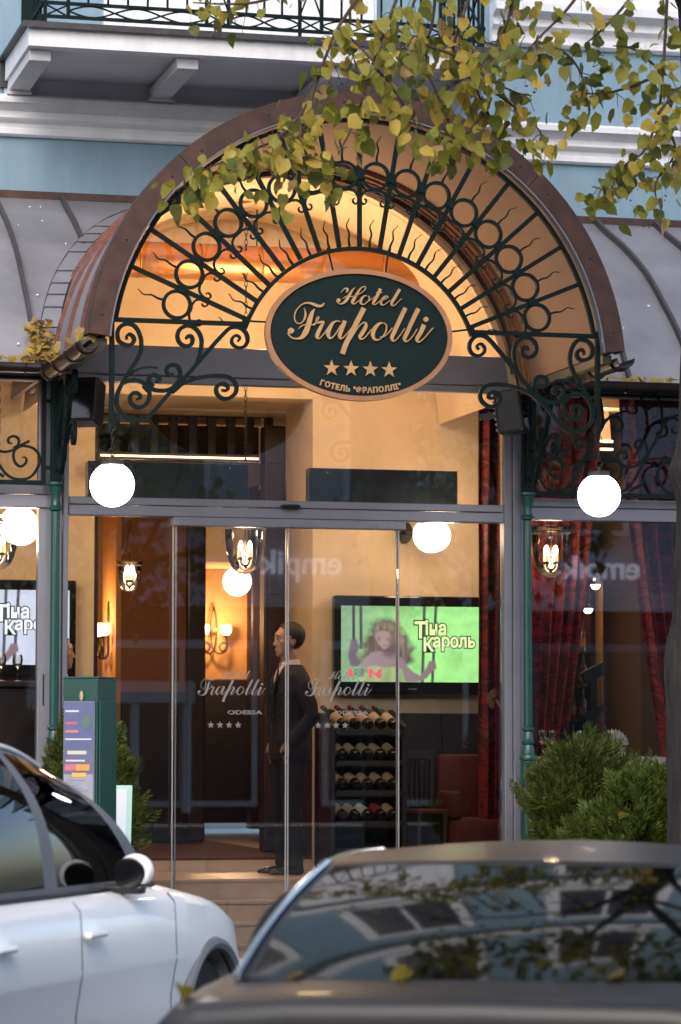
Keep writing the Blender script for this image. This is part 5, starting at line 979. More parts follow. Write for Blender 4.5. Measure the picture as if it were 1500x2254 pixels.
# ------------------------------------------------------------------ people
def ringp(c, a, b, n=16, p=2.3, rot=0.0):
    out = []
    for k in range(n):
        t = 2 * pi * k / n; ct, s_ = cos(t), sin(t)
        x = a * (abs(ct) ** (2 / p)) * (1 if ct > 0 else -1); y = b * (abs(s_) ** (2 / p)) * (1 if s_ > 0 else -1)
        out.append((c[0] + x * cos(rot) - y * sin(rot), c[1] + x * sin(rot) + y * cos(rot), c[2]))
    return out
def person(label, loc, rot, scale=1.0, full=True):
    t = thing('person', label, 'person', (0, 0, 0)); t['_org'] = [0, 0, 0]
    B = MB()
    # torso core, neck
    B.loft([ringp((0, 0.0, 0.86), .15, .10), ringp((0, 0.0, 1.05), .14, .095), ringp((0, 0.0, 1.28), .15, .095), ringp((0, 0.01, 1.38), .13, .075), ringp((0, 0.015, 1.44), .06, .06)])
    B.loft([ringp((0, 0.018, 1.43), .062, .062), ringp((0, 0.008, 1.49), .055, .058), ringp((0, 0.0, 1.56), .056, .062)])
    # skull, jaw, features
    B.sphere((0, 0.012, 1.668), (.077, .097, .092), 24, 16)
    B.loft([ringp((0, -0.058, 1.523), .022, .022), ringp((0, -0.050, 1.535), .040, .038), ringp((0, -0.032, 1.565), .056, .056), ringp((0, -0.022, 1.61), .064, .070), ringp((0, -0.012, 1.66), .070, .083), ringp((0, -0.010, 1.70), .068, .080)])
    B.loft([ringp((0, -0.094, 1.598), .015, .012), ringp((0, -0.102, 1.606), .016, .016), ringp((0, -0.098, 1.618), .011, .014), ringp((0, -0.090, 1.64), .008, .010), ringp((0, -0.084, 1.658), .008, .008)])
    for s in (-1, 1):
        B.sphere((s * 0.030, -0.080, 1.668), (.026, .012, .008)); B.sphere((s * 0.073, 0.012, 1.625), (.012, .020, .032)); B.sphere((s * .045, -.062, 1.625), (.02, .018, .018))
    B.sphere((0, -0.088, 1.577), (.022, .010, .006)); B.sphere((0, -0.086, 1.566), (.019, .010, .006)); B.sphere((0, -0.074, 1.533), (.016, .013, .012))
    # arms with hands, legs
    for s in (-1, 1):
        sh, el, wr = Vector((s * .165, .014, 1.385)), Vector((s * .240, .085, 1.12)), Vector((s * .165, -.045, .925))
        B.tube([sh, sh.lerp(el, .5), el, el.lerp(wr, .5), wr], [.032, .036, .034, .030, .024], 10)
        B.obox(wr + Vector((-s * .004, -.012, -.045)), (.026, .062, .085), Matrix.Rotation(radians(8), 3, 'X'))
        for k, ln in enumerate((.07, .08, .076, .06)):
            b0 = wr + Vector((-s * .004, -.036 + k * .019, -.088)); B.tube([b0, b0 + Vector((-s * .006, -.002, -ln * .5)), b0 + Vector((-s * .022, .004, -ln * .95))], [.0095, .0088, .007], 8)
        b0 = wr + Vector((-s * .008, -.036, -.02)); B.tube([b0, b0 + Vector((-s * .014, -.022, -.03)), b0 + Vector((-s * .018, -.024, -.062))], [.012, .0105, .008], 8)
        hp, kn, an = Vector((s * .085, 0, .90)), Vector((s * .095, -.01, .49)), Vector((s * .10, .02, .075))
        B.tube([hp, hp.lerp(kn, .5), kn, kn.lerp(an, .4), an], [.075, .068, .05, .048, .035], 12)
    body = remeshed(B, 'body', 'skin', t, 0.0075, 3)
    for s in (-1, 1):
        e = MB().sphere((s * 0.031, -0.079, 1.647), (.0125, .0105, .0085), 12, 8).build('eye', 'eye', t, True)
        MB().sphere((s * 0.031, -0.088, 1.647), (.0078, .0050, .0072), 10, 6).build('iris', 'hair', e, True)
        MB().tube(crv([(s * .012, -.094, 1.668), (s * .032, -.094, 1.675), (s * .052, -.080, 1.668)], 4), [.002, .003, .004, .004, .004, .004, .0035, .003, .0015], 6).build('eyebrow', 'hair', t)
    MB().sphere((0, -0.0925, 1.5715), (.021, .0075, .0065), 12, 6).build('lips', 'lip', t, True)
    # hair
    H = MB().sphere((0, 0.017, 1.672), (.0795, .1005, .0935), 32, 24, keep=lambda c: not (c[1] < -0.045 - 0.35 * max(0, c[2] - 1.70) and c[2] < 1.735) and not (c[2] < 1.675 and c[1] < 0.0) and not (c[2] < 1.645 and c[1] < 0.035) and c[2] > 1.585)
    H.v = [(v[0] + .0025 * mnoise.noise(Vector(v) * 60), v[1] + .003 * mnoise.noise(Vector(v) * 55 + Vector((3, 0, 0))), v[2] + .004 * mnoise.noise(Vector(v) * 50 + Vector((0, 5, 0)))) for v in H.v]
    hr = H.build('hair', 'hair', t, True, thick=-0.008)
    hm = MB()
    for k in range(190):
        a = random.uniform(0, 2 * pi); th = random.uniform(0.1, 1.5)
        n = Vector((sin(th) * cos(a), sin(th) * sin(a), cos(th))); c = Vector((0, 0.017, 1.672)) + Vector((n.x * .079, n.y * .099, n.z * .093))
        if c.y < -0.02 and c.z < 1.75: continue
        d = (n * .3 + Vector((random.uniform(-.5, .5), random.uniform(-.2, .9), random.uniform(-.6, .1)))).normalized() * random.uniform(.010, .02)
        hm.tube([c - n * .004, c + n * .004 + d * .5, c + d], [.0045, .0035, .0008], 5)
    hm.build('hair_tuft', 'hair', t, True)
    # shirt, jacket, trousers, shoes
    Sh = MB().loft([ringp((0, 0.0, 0.95), .13, .085), ringp((0, -0.004, 1.2), .14, .100), ringp((0, -0.004, 1.38), .13, .090), ringp((0, 0.01, 1.455), .082, .078)])
    shirt = remeshed(Sh, 'shirt', 'shirt', t, 0.012, 4)
    cm = MB()
    def col_(u, v):
        a = -pi / 2 + 0.22 + u * (2 * pi - 0.44); r = .066 + .010 * v; return (r * cos(a), 0.012 + r * 1.06 * sin(a) - 0.012 * (1 - abs(u - .5) * 2) * 0, 1.488 - .038 * v - .024 * (abs(u - .5) * 2) ** 2 + 0.02)
    cm.grid(col_, 28, 4).build('collar', 'shirt', shirt, True, thick=0.004)
    for k in range(4): MB().sphere((0, -0.128 + 0.004 * k, 1.36 - k * 0.085), (.005, .003, .005), 8, 5).build('button', 'frame', shirt)
    J = MB().loft([ringp((0, 0.012, 0.80), .195, .135, p=2.6), ringp((0, 0.012, 0.95), .185, .13, p=2.6), ringp((0, 0.01, 1.08), .175, .125, p=2.6), ringp((0, 0.01, 1.27), .20, .135, p=2.6), ringp((0, 0.016, 1.38), .195, .118, p=2.4), ringp((0, 0.022, 1.435), .13, .095), ringp((0, 0.026, 1.47), .078, .076)])
    for s in (-1, 1):
        sh, el, wr = Vector((s * .172, .014, 1.385)), Vector((s * .250, .095, 1.11)), Vector((s * .185, -.055, .915))
        J.tube([sh + Vector((-s * .03, 0, .01)), sh.lerp(el, .25), sh.lerp(el, .6), el, el.lerp(wr, .5), wr], [.062, .064, .06, .055, .049, .043], 14)
    jk = J.build('jacket', 'suit', t)
    cut = MB().prism([(-0.003, 0.70), (0.003, 0.70), (0.005, 1.0), (0.020, 1.20), (0.045, 1.36), (0.056, 1.47), (0.04, 1.6), (-0.04, 1.6), (-0.056, 1.47), (-0.045, 1.36), (-0.020, 1.20), (-0.005, 1.0)], -0.4, -0.035).build('cut', 'suit')
    a_ = jk.modifiers.new('r', 'REMESH'); a_.mode = 'VOXEL'; a_.voxel_size = 0.009
    s0 = jk.modifiers.new('s0', 'SMOOTH'); s0.iterations = 6
    b_ = jk.modifiers.new('b', 'BOOLEAN'); b_.object = cut; b_.operation = 'DIFFERENCE'; b_.solver = 'FAST'
    dg = bpy.context.evaluated_depsgraph_get(); me = bpy.data.meshes.new_from_object(jk.evaluated_get(dg)); jk.modifiers.clear(); jk.data = me
    bpy.data.objects.remove(cut)
    wr_ = random.Random(4)
    for v in me.vertices:      # soft cloth folds
        c = v.co; f = 0.005 * sin(c.z * 42 + c.x * 16 + 5 * mnoise.noise(c * 5)) * (0.4 + abs(c.x) * 2.5); v.co += Vector((0.4 * f * (1 if c.x > 0 else -1), f, 0))
    me.polygons.foreach_set('use_smooth', [True] * len(me.polygons))
    for s in (-1, 1):
        lap = [(s * .066, -.098, 1.455), (s * .098, -.112, 1.40), (s * .10, -.128, 1.345), (s * .078, -.135, 1.33), (s * .10, -.139, 1.31), (s * .06, -.141, 1.18), (s * .02, -.138, 1.06), (s * .03, -.136, 1.2), (s * .058, -.125, 1.34)]
        MB().add(lap, [tuple(range(len(lap)))]).build('lapel', 'suit', jk, thick=0.006)
    T_ = MB().loft([ringp((0, 0.005, 1.0), .16, .115), ringp((0, 0.008, 0.90), .175, .125), ringp((0, 0.008, 0.80), .18, .12)])
    for s in (-1, 1): T_.tube([(s * .09, 0.0, .86), (s * .095, 0, .66), (s * .10, -.005, .47), (s * .103, .008, .26), (s * .105, .012, .055)], [.092, .085, .07, .062, .066], 14)
    remeshed(T_, 'trousers', 'suit', t, 0.013, 5)
    for s in (-1, 1):
        Z = MB().loft([ringp((s * .106, .035, .012), .038, .05), ringp((s * .106, .03, .05), .036, .048), ringp((s * .106, .025, .10), .034, .045)])
        Z.loft([[(p[0], p[2] - 0, p[1]) for p in ringp((s * .108, .028, .06), .036, .03)], [(p[0], p[2], p[1]) for p in ringp((s * .11, .030, -.05), .043, .03)], [(p[0], p[2], p[1]) for p in ringp((s * .113, .024, -.13), .042, .022)], [(p[0], p[2], p[1]) for p in ringp((s * .115, .018, -.185), .02, .012)]])
        so = remeshed(Z, 'shoe', 'shoe', t, 0.009, 4)
    t.location = loc; t.rotation_euler = (0, 0, rot); t.scale = (scale,) * 3
    return t
person('young man in black suit and open white shirt standing in profile on the landing', (0.235, 1.0, 0.562), radians(-83), 1.0)
person('dark haired man in black facing right at the left doorpost', (-1.394, 0.95, 0.552), radians(80), 0.945)

# inside lamp light (each but the vault one belongs to a lamp built above)
WARM = (1.0, 0.67, 0.42)
point('lantern_light', (-0.10, 0.9, 2.83), WARM, 15, 0.06); point('lantern_light', (2.10, 0.75, 2.83), WARM, 8, 0.06); point('lantern_light', (-1.86, 0.75, 2.83), WARM, 9, 0.06); point('lantern_light', (-0.36, 4.0, 2.83), WARM, 14, 0.06)
point('globe_light', (1.41, 1.15, 2.985), (1.0, 0.74, 0.50), 11, 0.12); point('globe_light', (-1.69, 0.75, 2.975), (1.0, 0.74, 0.50), 11, 0.12); point('globe_light', (1.385, 8.0, 2.7), WARM, 18, 0.1)
point('sconce_light', (1.69, 10.25, 2.68), (1.0, 0.58, 0.26), 20, 0.05); point('sconce_light', (-0.55, 5.3, 2.5), (1.0, 0.55, 0.2), 14, 0.05)
point('chandelier_light', (5.1, 7.7, 2.9), WARM, 12, 0.1); point('strip_light', (2.84, 1.75, 3.9), WARM, 3.5, 0.06); point('vault_fill', (0.0, 0.45, 4.35), (1.0, 0.70, 0.40), 34, 0.15)  # vault fill added without a fixture, brightens the cream arch
# ------------------------------------------------------------------ green info pillar, menu stand, railing
ks = thing('info_pillar', 'dark green square info pillar with blue poster beside the white car', 'pillar', (0, 0, 0), group=None); ks['_org'] = [0, 0, 0]
MB().bbox(-0.11, 0.11, -0.11, 0.11, 0.0, 1.84, 0.006).build('shaft', 'green', ks); MB().bbox(-0.1115, 0.1115, -0.1115, 0.1115, 1.8405, 1.852, 0.003).build('top_cap', 'green', ks)
MB().bbox(-0.098, 0.098, -0.122, -0.112, 0.95, 1.715, 0.002).build('poster_frame', 'frame', ks)
def poster():
    for z0, z1, m in ((1.45, 1.71, (0.11, 0.12, 0.24)), (1.31, 1.4495, (0.13, 0.13, 0.22)), (0.96, 1.3095, (0.30, 0.30, 0.36))):
        MB().box(-0.092, 0.092, -0.1245, -0.1222, z0, z1).build('poster', mat('poster_paper', m, 0.35, 0, 0.08, 20), ks)
    y = -0.1262
    for z0, z1, x0, x1, c in ((1.655, 1.665, -.085, 0, (.6, .6, .62)), (1.585, 1.60, -.085, -.01, (.45, .12, .2)), (1.54, 1.555, -.085, .0, (.5, .2, .25)), (1.50, 1.508, -.085, .08, (.6, .6, .66)), (1.42, 1.44, -.07, .05, (.6, .56, .45)), (1.38, 1.39, -.08, .04, (.6, .58, .6)), (1.33, 1.365, -.085, -.02, (.55, .16, .22)), (1.33, 1.365, -.018, .07, (.65, .3, .08)), (1.295, 1.318, -.04, .05, (.72, .42, .08)), (1.20, 1.207, -.085, -.02, (.25, .25, .32)), (1.17, 1.177, -.085, -.04, (.25, .25, .32)), (1.14, 1.147, -.085, -.03, (.25, .25, .32)), (1.11, 1.135, -.06, .04, (.72, .42, .08))):
        MB().box(x0, x1, y, -0.1248, z0, z1).build('printed_block', mat('print', c, 0.4, 0, 0.05), ks)
    MB().lathe([(0, 0), (0.03, 0), (0.03, .0014), (0, .0014)], n=20).xf(lambda v: Vector((0.05 + v.x, -0.1248 - v.z, 1.60 + v.y * 1.2))).build('emblem', mat('print', (0.10, 0.16, 0.13), 0.4, 0, 0.05), ks)
poster()
for k in range(22): MB().box(-.085 + (k % 2) * .01, -.085 + .05 + .11 * ((k * 37) % 10) / 10, -0.1254, -0.1247, .97 + k * .0145, .973 + k * .0145).build('printed_line', 'frame', ks)
MB().bbox(0.112, 0.122, -0.098, 0.098, 0.95, 1.715, 0.002).build('poster_frame', 'green', ks)
MB().sphere((0.012, -0.118, 1.745), (0.012, 0.006, 0.028), 10, 6).build('sticker', 'label', ks)
ks.location = (-1.846, -3.0, 0); ks.rotation_euler = (0, 0, radians(-38)) 
mn = thing('menu_stand', 'white menu board in a pale green frame behind the green pillar', 'menu stand', (0, 0, 0)); mn['_org'] = [0, 0, 0]
Rm = Matrix.Rotation(radians(-32), 3, 'X')
MB().obox((0, 0, 1.06), (0.56, 0.025, 0.40), Rm).build('frame', 'board', mn); MB().obox(Vector((0, 0, 1.06)) + Rm @ Vector((0, -0.0150, 0)), (0.50, 0.006, 0.345), Rm).build('menu_sheet', 'paper', mn)
for k in range(7):
    for h, x0 in enumerate((-0.16, 0.08)):
        if (k + h) % 3: MB().obox(Vector((0, 0, 1.06)) + Rm @ Vector((x0 + 0.02 * (k % 2), -0.0195, 0.13 - k * 0.042)), (0.09 - 0.02 * (k % 2), 0.001, 0.004), Rm).build('menu_line', mat('print', (.3, .3, .33), .5), mn)
MB().tube([(0, 0.03, 0.95), (0, 0.03, 0.03)], 0.016, 10).build('stem', 'board', mn); MB().lathe([(0, 0), (0.17, 0), (0.17, 0.015), (0.02, 0.035), (0, 0.035)], (0, 0.03, 0), 24).build('foot', 'board', mn)
mn.location = (-1.77, -2.35, 0); mn.rotation_euler = (0, radians(0), radians(-12))
tr = thing('terrace_railing', 'low green terrace railing with oval rings behind the right bush', 'railing', (1.9, -0.75, 0))
Yt = -0.75
for z in (1.33, 1.20): MB().box(1.70, 3.4, Yt - 0.012, Yt + 0.012, z - 0.011, z + 0.011).build('rail', 'green', tr)
MB().box(1.70, 3.4, Yt - 0.012, Yt + 0.012, 0.15, 0.172).build('rail', 'green', tr)
for k in range(8):
    x = 1.72 + k * 0.23
    MB().box(x - 0.01, x + 0.01, Yt - 0.01, Yt + 0.01, 0.0, 1.315).build('post', 'green', tr)
    MB().bar([(x + 0.115 + 0.088 * cos(a), 1.265 + 0.047 * sin(a)) for a in [2 * pi * h / 24 for h in range(24)]], 0.012, Yt - 0.008, Yt + 0.008, True).build('oval_ring', 'green', tr)
    MB().bar([(x + 0.012, 1.186), (x + 0.115, 1.02), (x + 0.218, 1.186)], 0.012, Yt - 0.007, Yt + 0.007).build('brace', 'green', tr)

# ------------------------------------------------------------------ clipped thuja bushes
def thuja(name, label, c, rx, ry, h, n, m, seed, pot=True):
    rg = random.Random(seed); t = thing('thuja_bush', label, 'bush', (c[0], c[1], 0), group='thuja bushes by the entrance')
    if pot: MB().lathe([(0, 0), (rx * .55, 0), (rx * .62, 0.02), (rx * .72, 0.38), (rx * .78, 0.40), (rx * .78, 0.44), (rx * .68, 0.44), (rx * .66, 0.40), (0, 0.40)], (c[0], c[1], 0), 20).build('planter', 'terracotta', t, 30)
    st = MB(); fo = MB(); lean = [(rg.uniform(-.2, .2), rg.uniform(-.2, .2)) for _ in range(9)]
    for k in range(9):
        a = 2 * pi * k / 9; st.tube(crv([(c[0], c[1], 0.38), (c[0] + rx * .3 * cos(a), c[1] + ry * .3 * sin(a), 0.4 + h * .4), (c[0] + rx * .5 * cos(a), c[1] + ry * .5 * sin(a), 0.4 + h * .8)], 4), [.018, .016, .015, .013, .012, .010, .009, .007, .004], 6)
    st.build('stem', 'bark', t)
    lumps = [(rg.uniform(0, 2 * pi), rg.uniform(0.15, 0.95), rg.uniform(.25, .65)) for _ in range(15)]
    for i in range(n):
        z = rg.random() ** 0.8; a = rg.uniform(0, 2 * pi)
        bulge = (1 - z ** 2.4) ** 0.5 * 0.92 + 0.08
        L_ = 1.0
        for la, lz, lr in lumps:
            d = sqrt((((a - la + pi) % (2 * pi) - pi) * 0.8) ** 2 + ((z - lz) * 2) ** 2)
            L_ += lr * max(0, 1 - d / 0.55) - 0.03
        r = bulge * L_ * (rg.uniform(0.55, 1.0) ** 0.6) * (1.14 if rg.random() < .10 else 1)
        if mnoise.noise(Vector((cos(a) * 2.2 + seed, sin(a) * 2.2, z * 4.5))) < -.10 and r > .62 * bulge: continue
        p = Vector((c[0] + rx * r * cos(a), c[1] + ry * r * sin(a), 0.40 + h * z * (0.92 + .1 * L_)))
        out = Vector((cos(a) * (1 - z * .5), sin(a) * (1 - z * .5), 0.25 + z * 1.0)).normalized()
        d = (out + Vector((rg.uniform(-.5, .5), rg.uniform(-.5, .5), rg.uniform(-.2, .6)))).normalized()
        sd = d.cross(Vector((rg.uniform(-1, 1), rg.uniform(-1, 1), rg.uniform(-1, 1)))).normalized(); ln = rg.uniform(.055, .13) * (1.5 if rg.random() < .12 else 1)
        # a flat fan spray: rachis with side fingers
        vs = []; fs = []
        for q, (tp, wd, an) in enumerate(((0.0, .42, -.9), (0.05, .46, .9), (.16, .5, -.75), (.22, .5, .75), (.33, .46, -.65), (.39, .46, .65), (.5, .4, -.55), (.56, .4, .55), (.66, .32, -.45), (.71, .3, .45), (.78, .3, 0))):
            b0 = p + d * ln * tp; dr = (d * cos(an) + sd * sin(an)); w_ = sd * cos(an) - d * sin(an); l2 = ln * wd
            k = len(vs); dn = d.cross(sd) * rg.uniform(-.012, .012)
            vs += [b0 - w_ * ln * .02, b0 + dr * l2 * .55 + w_ * ln * .05 + dn, b0 + dr * l2 + dn * 1.6, b0 + dr * l2 * .5 - w_ * ln * .055 + dn]; fs.append((k, k + 1, k + 2, k + 3))
        fo.add(vs, fs)
    tag(fo.build('foliage', m, t), None, None, kind='stuff'); return t
thuja('b', 'bright green thuja bush in front at the right, topmost below the napkin', (1.93, -1.55, 0), 0.41, 0.36, 0.82, 5200, 'thuja', 11)
thuja('b', 'large dark green thuja bush beside the right column base', (1.72, -0.95, 0), 0.42, 0.36, 1.02, 5200, 'thujaD', 12)
thuja('b', 'dark green thuja bush behind the green info pillar', (-1.56, -1.0, 0), 0.41, 0.34, 1.22, 3600, 'thujaD', 13)

# ------------------------------------------------------------------ linden tree at the right: trunk, limbs, twigs, yellow leaves
lt = thing('linden_tree', 'linden tree with grey trunk at the right edge and drooping yellow leaves', 'tree', (1.62, -3.5, 0))
TP = [(1.66, -3.5, -0.02, .23), (1.63, -3.5, 0.4, .20), (1.61, -3.5, 0.9, .185), (1.60, -3.5, 1.5, .185), (1.60, -3.5, 1.95, .205), (1.63, -3.5, 2.2, .185), (1.645, -3.5, 2.55, .17), (1.655, -3.5, 2.85, .165), (1.63, -3.5, 3.05, .18), (1.66, -3.5, 3.25, .16), (1.675, -3.5, 3.9, .15), (1.66, -3.52, 4.8, .14), (1.62, -3.58, 5.5, .13), (1.5, -3.7, 6.2, .11), (1.35, -3.8, 6.9, .08)]
tp_ = crv(TP, 8); mb = MB(); n_ = 40
rings = []
for (x, y, z, r) in tp_:
    ring = []
    for k in range(n_):
        a = 2 * pi * k / n_; q = Vector((cos(a) * 3.2, sin(a) * 3.2, z * 0.75))
        rr_ = r * (1 + 0.10 * mnoise.noise(q) + 0.11 * (abs(sin(a * 9 + 1.5 * mnoise.noise(Vector((cos(a), sin(a), z * 1.4))) * 2)) - .5) + 0.04 * mnoise.noise(q * 4))
        ring.append((x + rr_ * cos(a), y + rr_ * sin(a), z))
    rings.append(ring)
mb.loft(rings).build('trunk', 'bark', lt, True)
links = []
def limb(p0, p1, r0, r1, sag=0.15):
    p0, p1 = Vector(p0), Vector(p1); m_ = (p0 + p1) / 2 + Vector((0, 0, sag))
    P = crv([tuple(p0), tuple(m_), tuple(p1)], 7); n = len(P); MB().tube(P, [r0 + (r1 - r0) * i / (n - 1) for i in range(n)], 8).build('limb', 'bark', lt, True)
limb((1.58, -3.62, 5.6), (0.6, -4.6, 6.35), .075, .045); limb((0.6, -4.6, 6.35), (-0.9, -4.8, 6.05), .045, .02); limb((1.62, -3.6, 5.4), (1.7, -4.7, 6.1), .05, .025)
for i, tw in enumerate(TWIGS):
    if tw[0][2] > 5.33 and i not in (1, 2, 4, 8, 9, 13, 14, 15, 17, 18, 19):
        p = Vector(tw[0]); tgt = Vector((max(-0.8, min(1.65, p.x + 0.15)), -4.65, 6.1 + 0.1 * (p.x > .3)))
        limb(tuple(tgt), tuple(p), .018, .009, 0.06); links.append((tgt, p))
cr = {}; rgc = random.Random(77)
for k in range(9000):
    p = Vector((rgc.uniform(-2.6, 5.4), rgc.uniform(-9.6, -2.4), 0)); p.z = 6.4 + rgc.random() * 6.5
    e = ((p.x - 1.5) / 4.0) ** 2 + ((p.y + 6.0) / 3.7) ** 2 + ((p.z - 9.5) / 3.6) ** 2
    if e > 1 or mnoise.noise(p * .75) < -.16: continue
    s = rgc.uniform(.10, .19); R3 = Matrix.Rotation(rgc.uniform(0, 6.28), 3, 'Z') @ Matrix.Rotation(rgc.uniform(-1.2, 1.2), 3, 'X')
    cr.setdefault(rgc.choice(('leafG', 'leafY', 'leafD')), MB()).add([p + R3 @ Vector(v) * s for v in ((-.45, 0, .1), (0, .1, .5), (.45, 0, .1), (.25, -.05, -.4), (0, -.1, -.65), (-.25, -.05, -.4))], [(0, 1, 2, 3, 4, 5)])
for m, mb in cr.items(): tag(mb.build('crown', m, lt), None, None, kind='stuff')
for p1_ in ((3.4, -4.4, 8.0), (2.0, -6.0, 8.8), (0.6, -4.0, 9.2), (2.6, -3.4, 9.8)): limb((1.45, -3.75, 6.5), p1_, .07, .02, .2)
leafsrc = []
def leaf_mesh(seed, m):
    rg = random.Random(seed); bend, cup, w = rg.uniform(.1, 1.0), rg.uniform(-.5, .7), rg.uniform(.72, 1.02)
    prof = [(0.0, 0.0), (-.06, .30), (.10, .47), (.34, .50), (.58, .40), (.78, .22), (.90, .09), (1.0, 0.0)]
    vs = []; fs = []
    for k, (t, h) in enumerate(prof):
        for sgn in (-1, 0, 1):
            jag = 1 + (rg.uniform(-.2, .12) if 0 < k < 7 else 0)
            x = sgn * h * w * jag; tt = max(t, 0.02) if sgn == 0 else t
            vs.append((x, -bend * tt * tt * .6 + cup * abs(x) ** 1.3 + 0.02 * rg.uniform(-1, 1), -tt))
    for k in range(7):
        for j in (0, 1): a = k * 3 + j; fs.append((a, a + 1, a + 4, a + 3))
    k0 = len(vs); vs += [(0.010, 0, 0), (-0.010, 0, 0), (-0.008, .12, .42), (0.008, .12, .42)]; fs.append((k0, k0 + 1, k0 + 2, k0 + 3))
    return vs, fs
kinds = ['leafY', 'leafG', 'leafG', 'leafD', 'leafY', 'leafG', 'leafB', 'leafD', 'leafY', 'leafG', 'leafD', 'leafG']
lk = []
for k, m in enumerate(kinds):
    vs, fs = leaf_mesh(40 + k, m); me = bpy.data.meshes.new('leaf'); me.from_pydata(vs, [], fs); me.materials.append(M[m]); me.polygons.foreach_set('use_smooth', [True] * len(me.polygons)); lk.append((me, vs, fs))
rg = random.Random(21); places = []
camp = Vector((-4.68, -19.93, 1.5))
for i, tw in enumerate(TWIGS):
    P = [Vector(p) for p in crv(tw, 6)]
    n = len(P); MB().tube([tuple(p) for p in P], [.0085 * (1 - .8 * k / n) + .0014 for k in range(n)], 6).build('twig', 'twig', lt, True)
    # side twiglets and leaves
    L_ = sum((P[k + 1] - P[k]).length for k in range(n - 1)); cnt = int(L_ / 0.0150); dens = 1.0
    if i in (12, 13, 14, 15, 16, 17, 22): cnt = int(cnt * .95)
    if i in (6, 11): cnt = int(cnt * .75)
    for q in range(cnt):
        f = rg.random() ** .85 * (n - 1); k = min(int(f), n - 2); b = P[k].lerp(P[k + 1], f - k)
        off = Vector((rg.gauss(0, .062), rg.gauss(0, .10), rg.gauss(-.045, .055)))
        s = rg.uniform(.058, .098) * (1.1 if rg.random() < .3 else 0.95)
        dt_ = (f / n); ki = rg.choices(range(12), weights=(1.5, 1.5, 1.5, .7, 1.3, 1.5, .3, .6, 1.5, 1.4, .6, 1.2) if i in (0, 1, 2, 3, 4, 7, 8, 9) else (.8, 1.2, 1.2, 1.5, .6, 1.2, .3, 1.3, .7, 1.2, 1.3, 1))[0]
        yaw = rg.gauss(0, 0.75); pitch = rg.gauss(0.0, .45); roll = rg.gauss(0, .55)
        Mx = Matrix.Translation(b + off) @ Matrix.Rotation(yaw, 4, 'Z') @ Matrix.Rotation(roll, 4, 'Y') @ Matrix.Rotation(pitch, 4, 'X') @ Matrix.Diagonal((s, s, s, 1))
        sp = (b + off); d = (sp - camp).dot(_f); px = 750 + 6712.6 * (sp - camp).dot(_r) / d; py = 1127 - 6712.6 * (sp - camp).dot(_u) / d
        vis = -30 < px < 1530 and -40 < py < 1000
        places.append((s * (1 if vis else .3) * (1 - .25 * abs(yaw)), ki, Mx, b, off))
    for q in range(int(cnt / 5)):
        f = rg.random() * (n - 1); k = int(f); b = P[k]; e = b + Vector((rg.gauss(0, .07), rg.gauss(0, .08), rg.gauss(-.06, .05)))
        lk_t = crv([tuple(b), tuple((b + e) / 2 + Vector((0, 0, .02))), tuple(e)], 3)
        MB().tube(lk_t, [.003, .0028, .0025, .0022, .002, .0018, .0014][:len(lk_t)], 5).build('twiglet', 'twig', lt)
for a_, b_ in links:
    for q in range(16):
        c_ = a_.lerp(b_, rg.random()) + Vector((rg.gauss(0, .09), rg.gauss(0, .13), rg.gauss(0.03, .06)))
        if c_.z < 5.72: continue
        s = rg.uniform(.06, .10); places.append((s * .2, rg.randrange(12), Matrix.Translation(c_) @ Matrix.Rotation(rg.uniform(0, 6.3), 4, 'Z') @ Matrix.Rotation(rg.gauss(0, .6), 4, 'X') @ Matrix.Diagonal((s, s, s, 1)), c_, Vector((0, 0, 0))))
places.sort(key=lambda p: -p[0]); stuff = {}
for r_, (s, ki, Mx, b, off) in enumerate(places):
    if r_ < 298:
        o = bpy.data.objects.new('leaf', lk[ki][0]); COL.objects.link(o); o.parent = lt; o.matrix_local = Matrix.Translation(-Vector(lt['_org'])) @ Mx; o['_org'] = lt['_org']
    else:
        mb = stuff.setdefault(kinds[ki], MB()); mb.add([Mx @ Vector(v) for v in lk[ki][1]], lk[ki][2])
for m, mb in stuff.items(): tag(mb.build('foliage', m, lt, True), None, None, kind='stuff')
be = MB()
for q in range(90):   # hanging seed berries
    p = places[rg.randrange(len(places))]; b = p[3] + p[4] * .8 + Vector((0, 0, -.05)); d = rg.uniform(.03, .07)
    be.tube([b, b + Vector((rg.uniform(-.015, .015), 0, -d))], .0009, 4)
    for k in range(3): c = b + Vector((rg.uniform(-.018, .018), rg.uniform(-.01, .01), -d - rg.uniform(0, .012))); be.sphere(c, .0048, 6, 4)
tag(be.build('seed_berries', 'twig', lt), None, None, kind='stuff')

# ------------------------------------------------------------------ fallen leaves in the gutters and the valley
fl = None
def fallen(loc, s, ki, rot, label, group):
    o = bpy.data.objects.new('fallen_leaf', lk[ki][0]); COL.objects.link(o); o.location = loc; o.rotation_euler = rot; o.scale = (s, s, s)
    o['label'] = label; o['category'] = 'leaf'; o['_org'] = [0, 0, 0]
    if group: o['group'] = group
    return o
rg = random.Random(5)
for q in range(72):      # heap in the valley between left awning and arch
    k = q / 72; z = 3.955 + 0.25 * k; y = -0.47 + 0.16 * k; x = -1.755 + rg.uniform(-.09, .09) * (1.2 - .55 * k)
    fallen((x, y - rg.uniform(0.01, .05), z + rg.uniform(0, .035)), rg.uniform(.05, .078), rg.choice((0, 4, 0, 6, 6, 6)), (radians(rg.uniform(-70, 25)), rg.uniform(-1.2, 1.2), rg.uniform(-1.1, 1.1)), 'yellow fallen leaf in the heap in the left roof valley', 'fallen leaves heaped in the left roof valley')
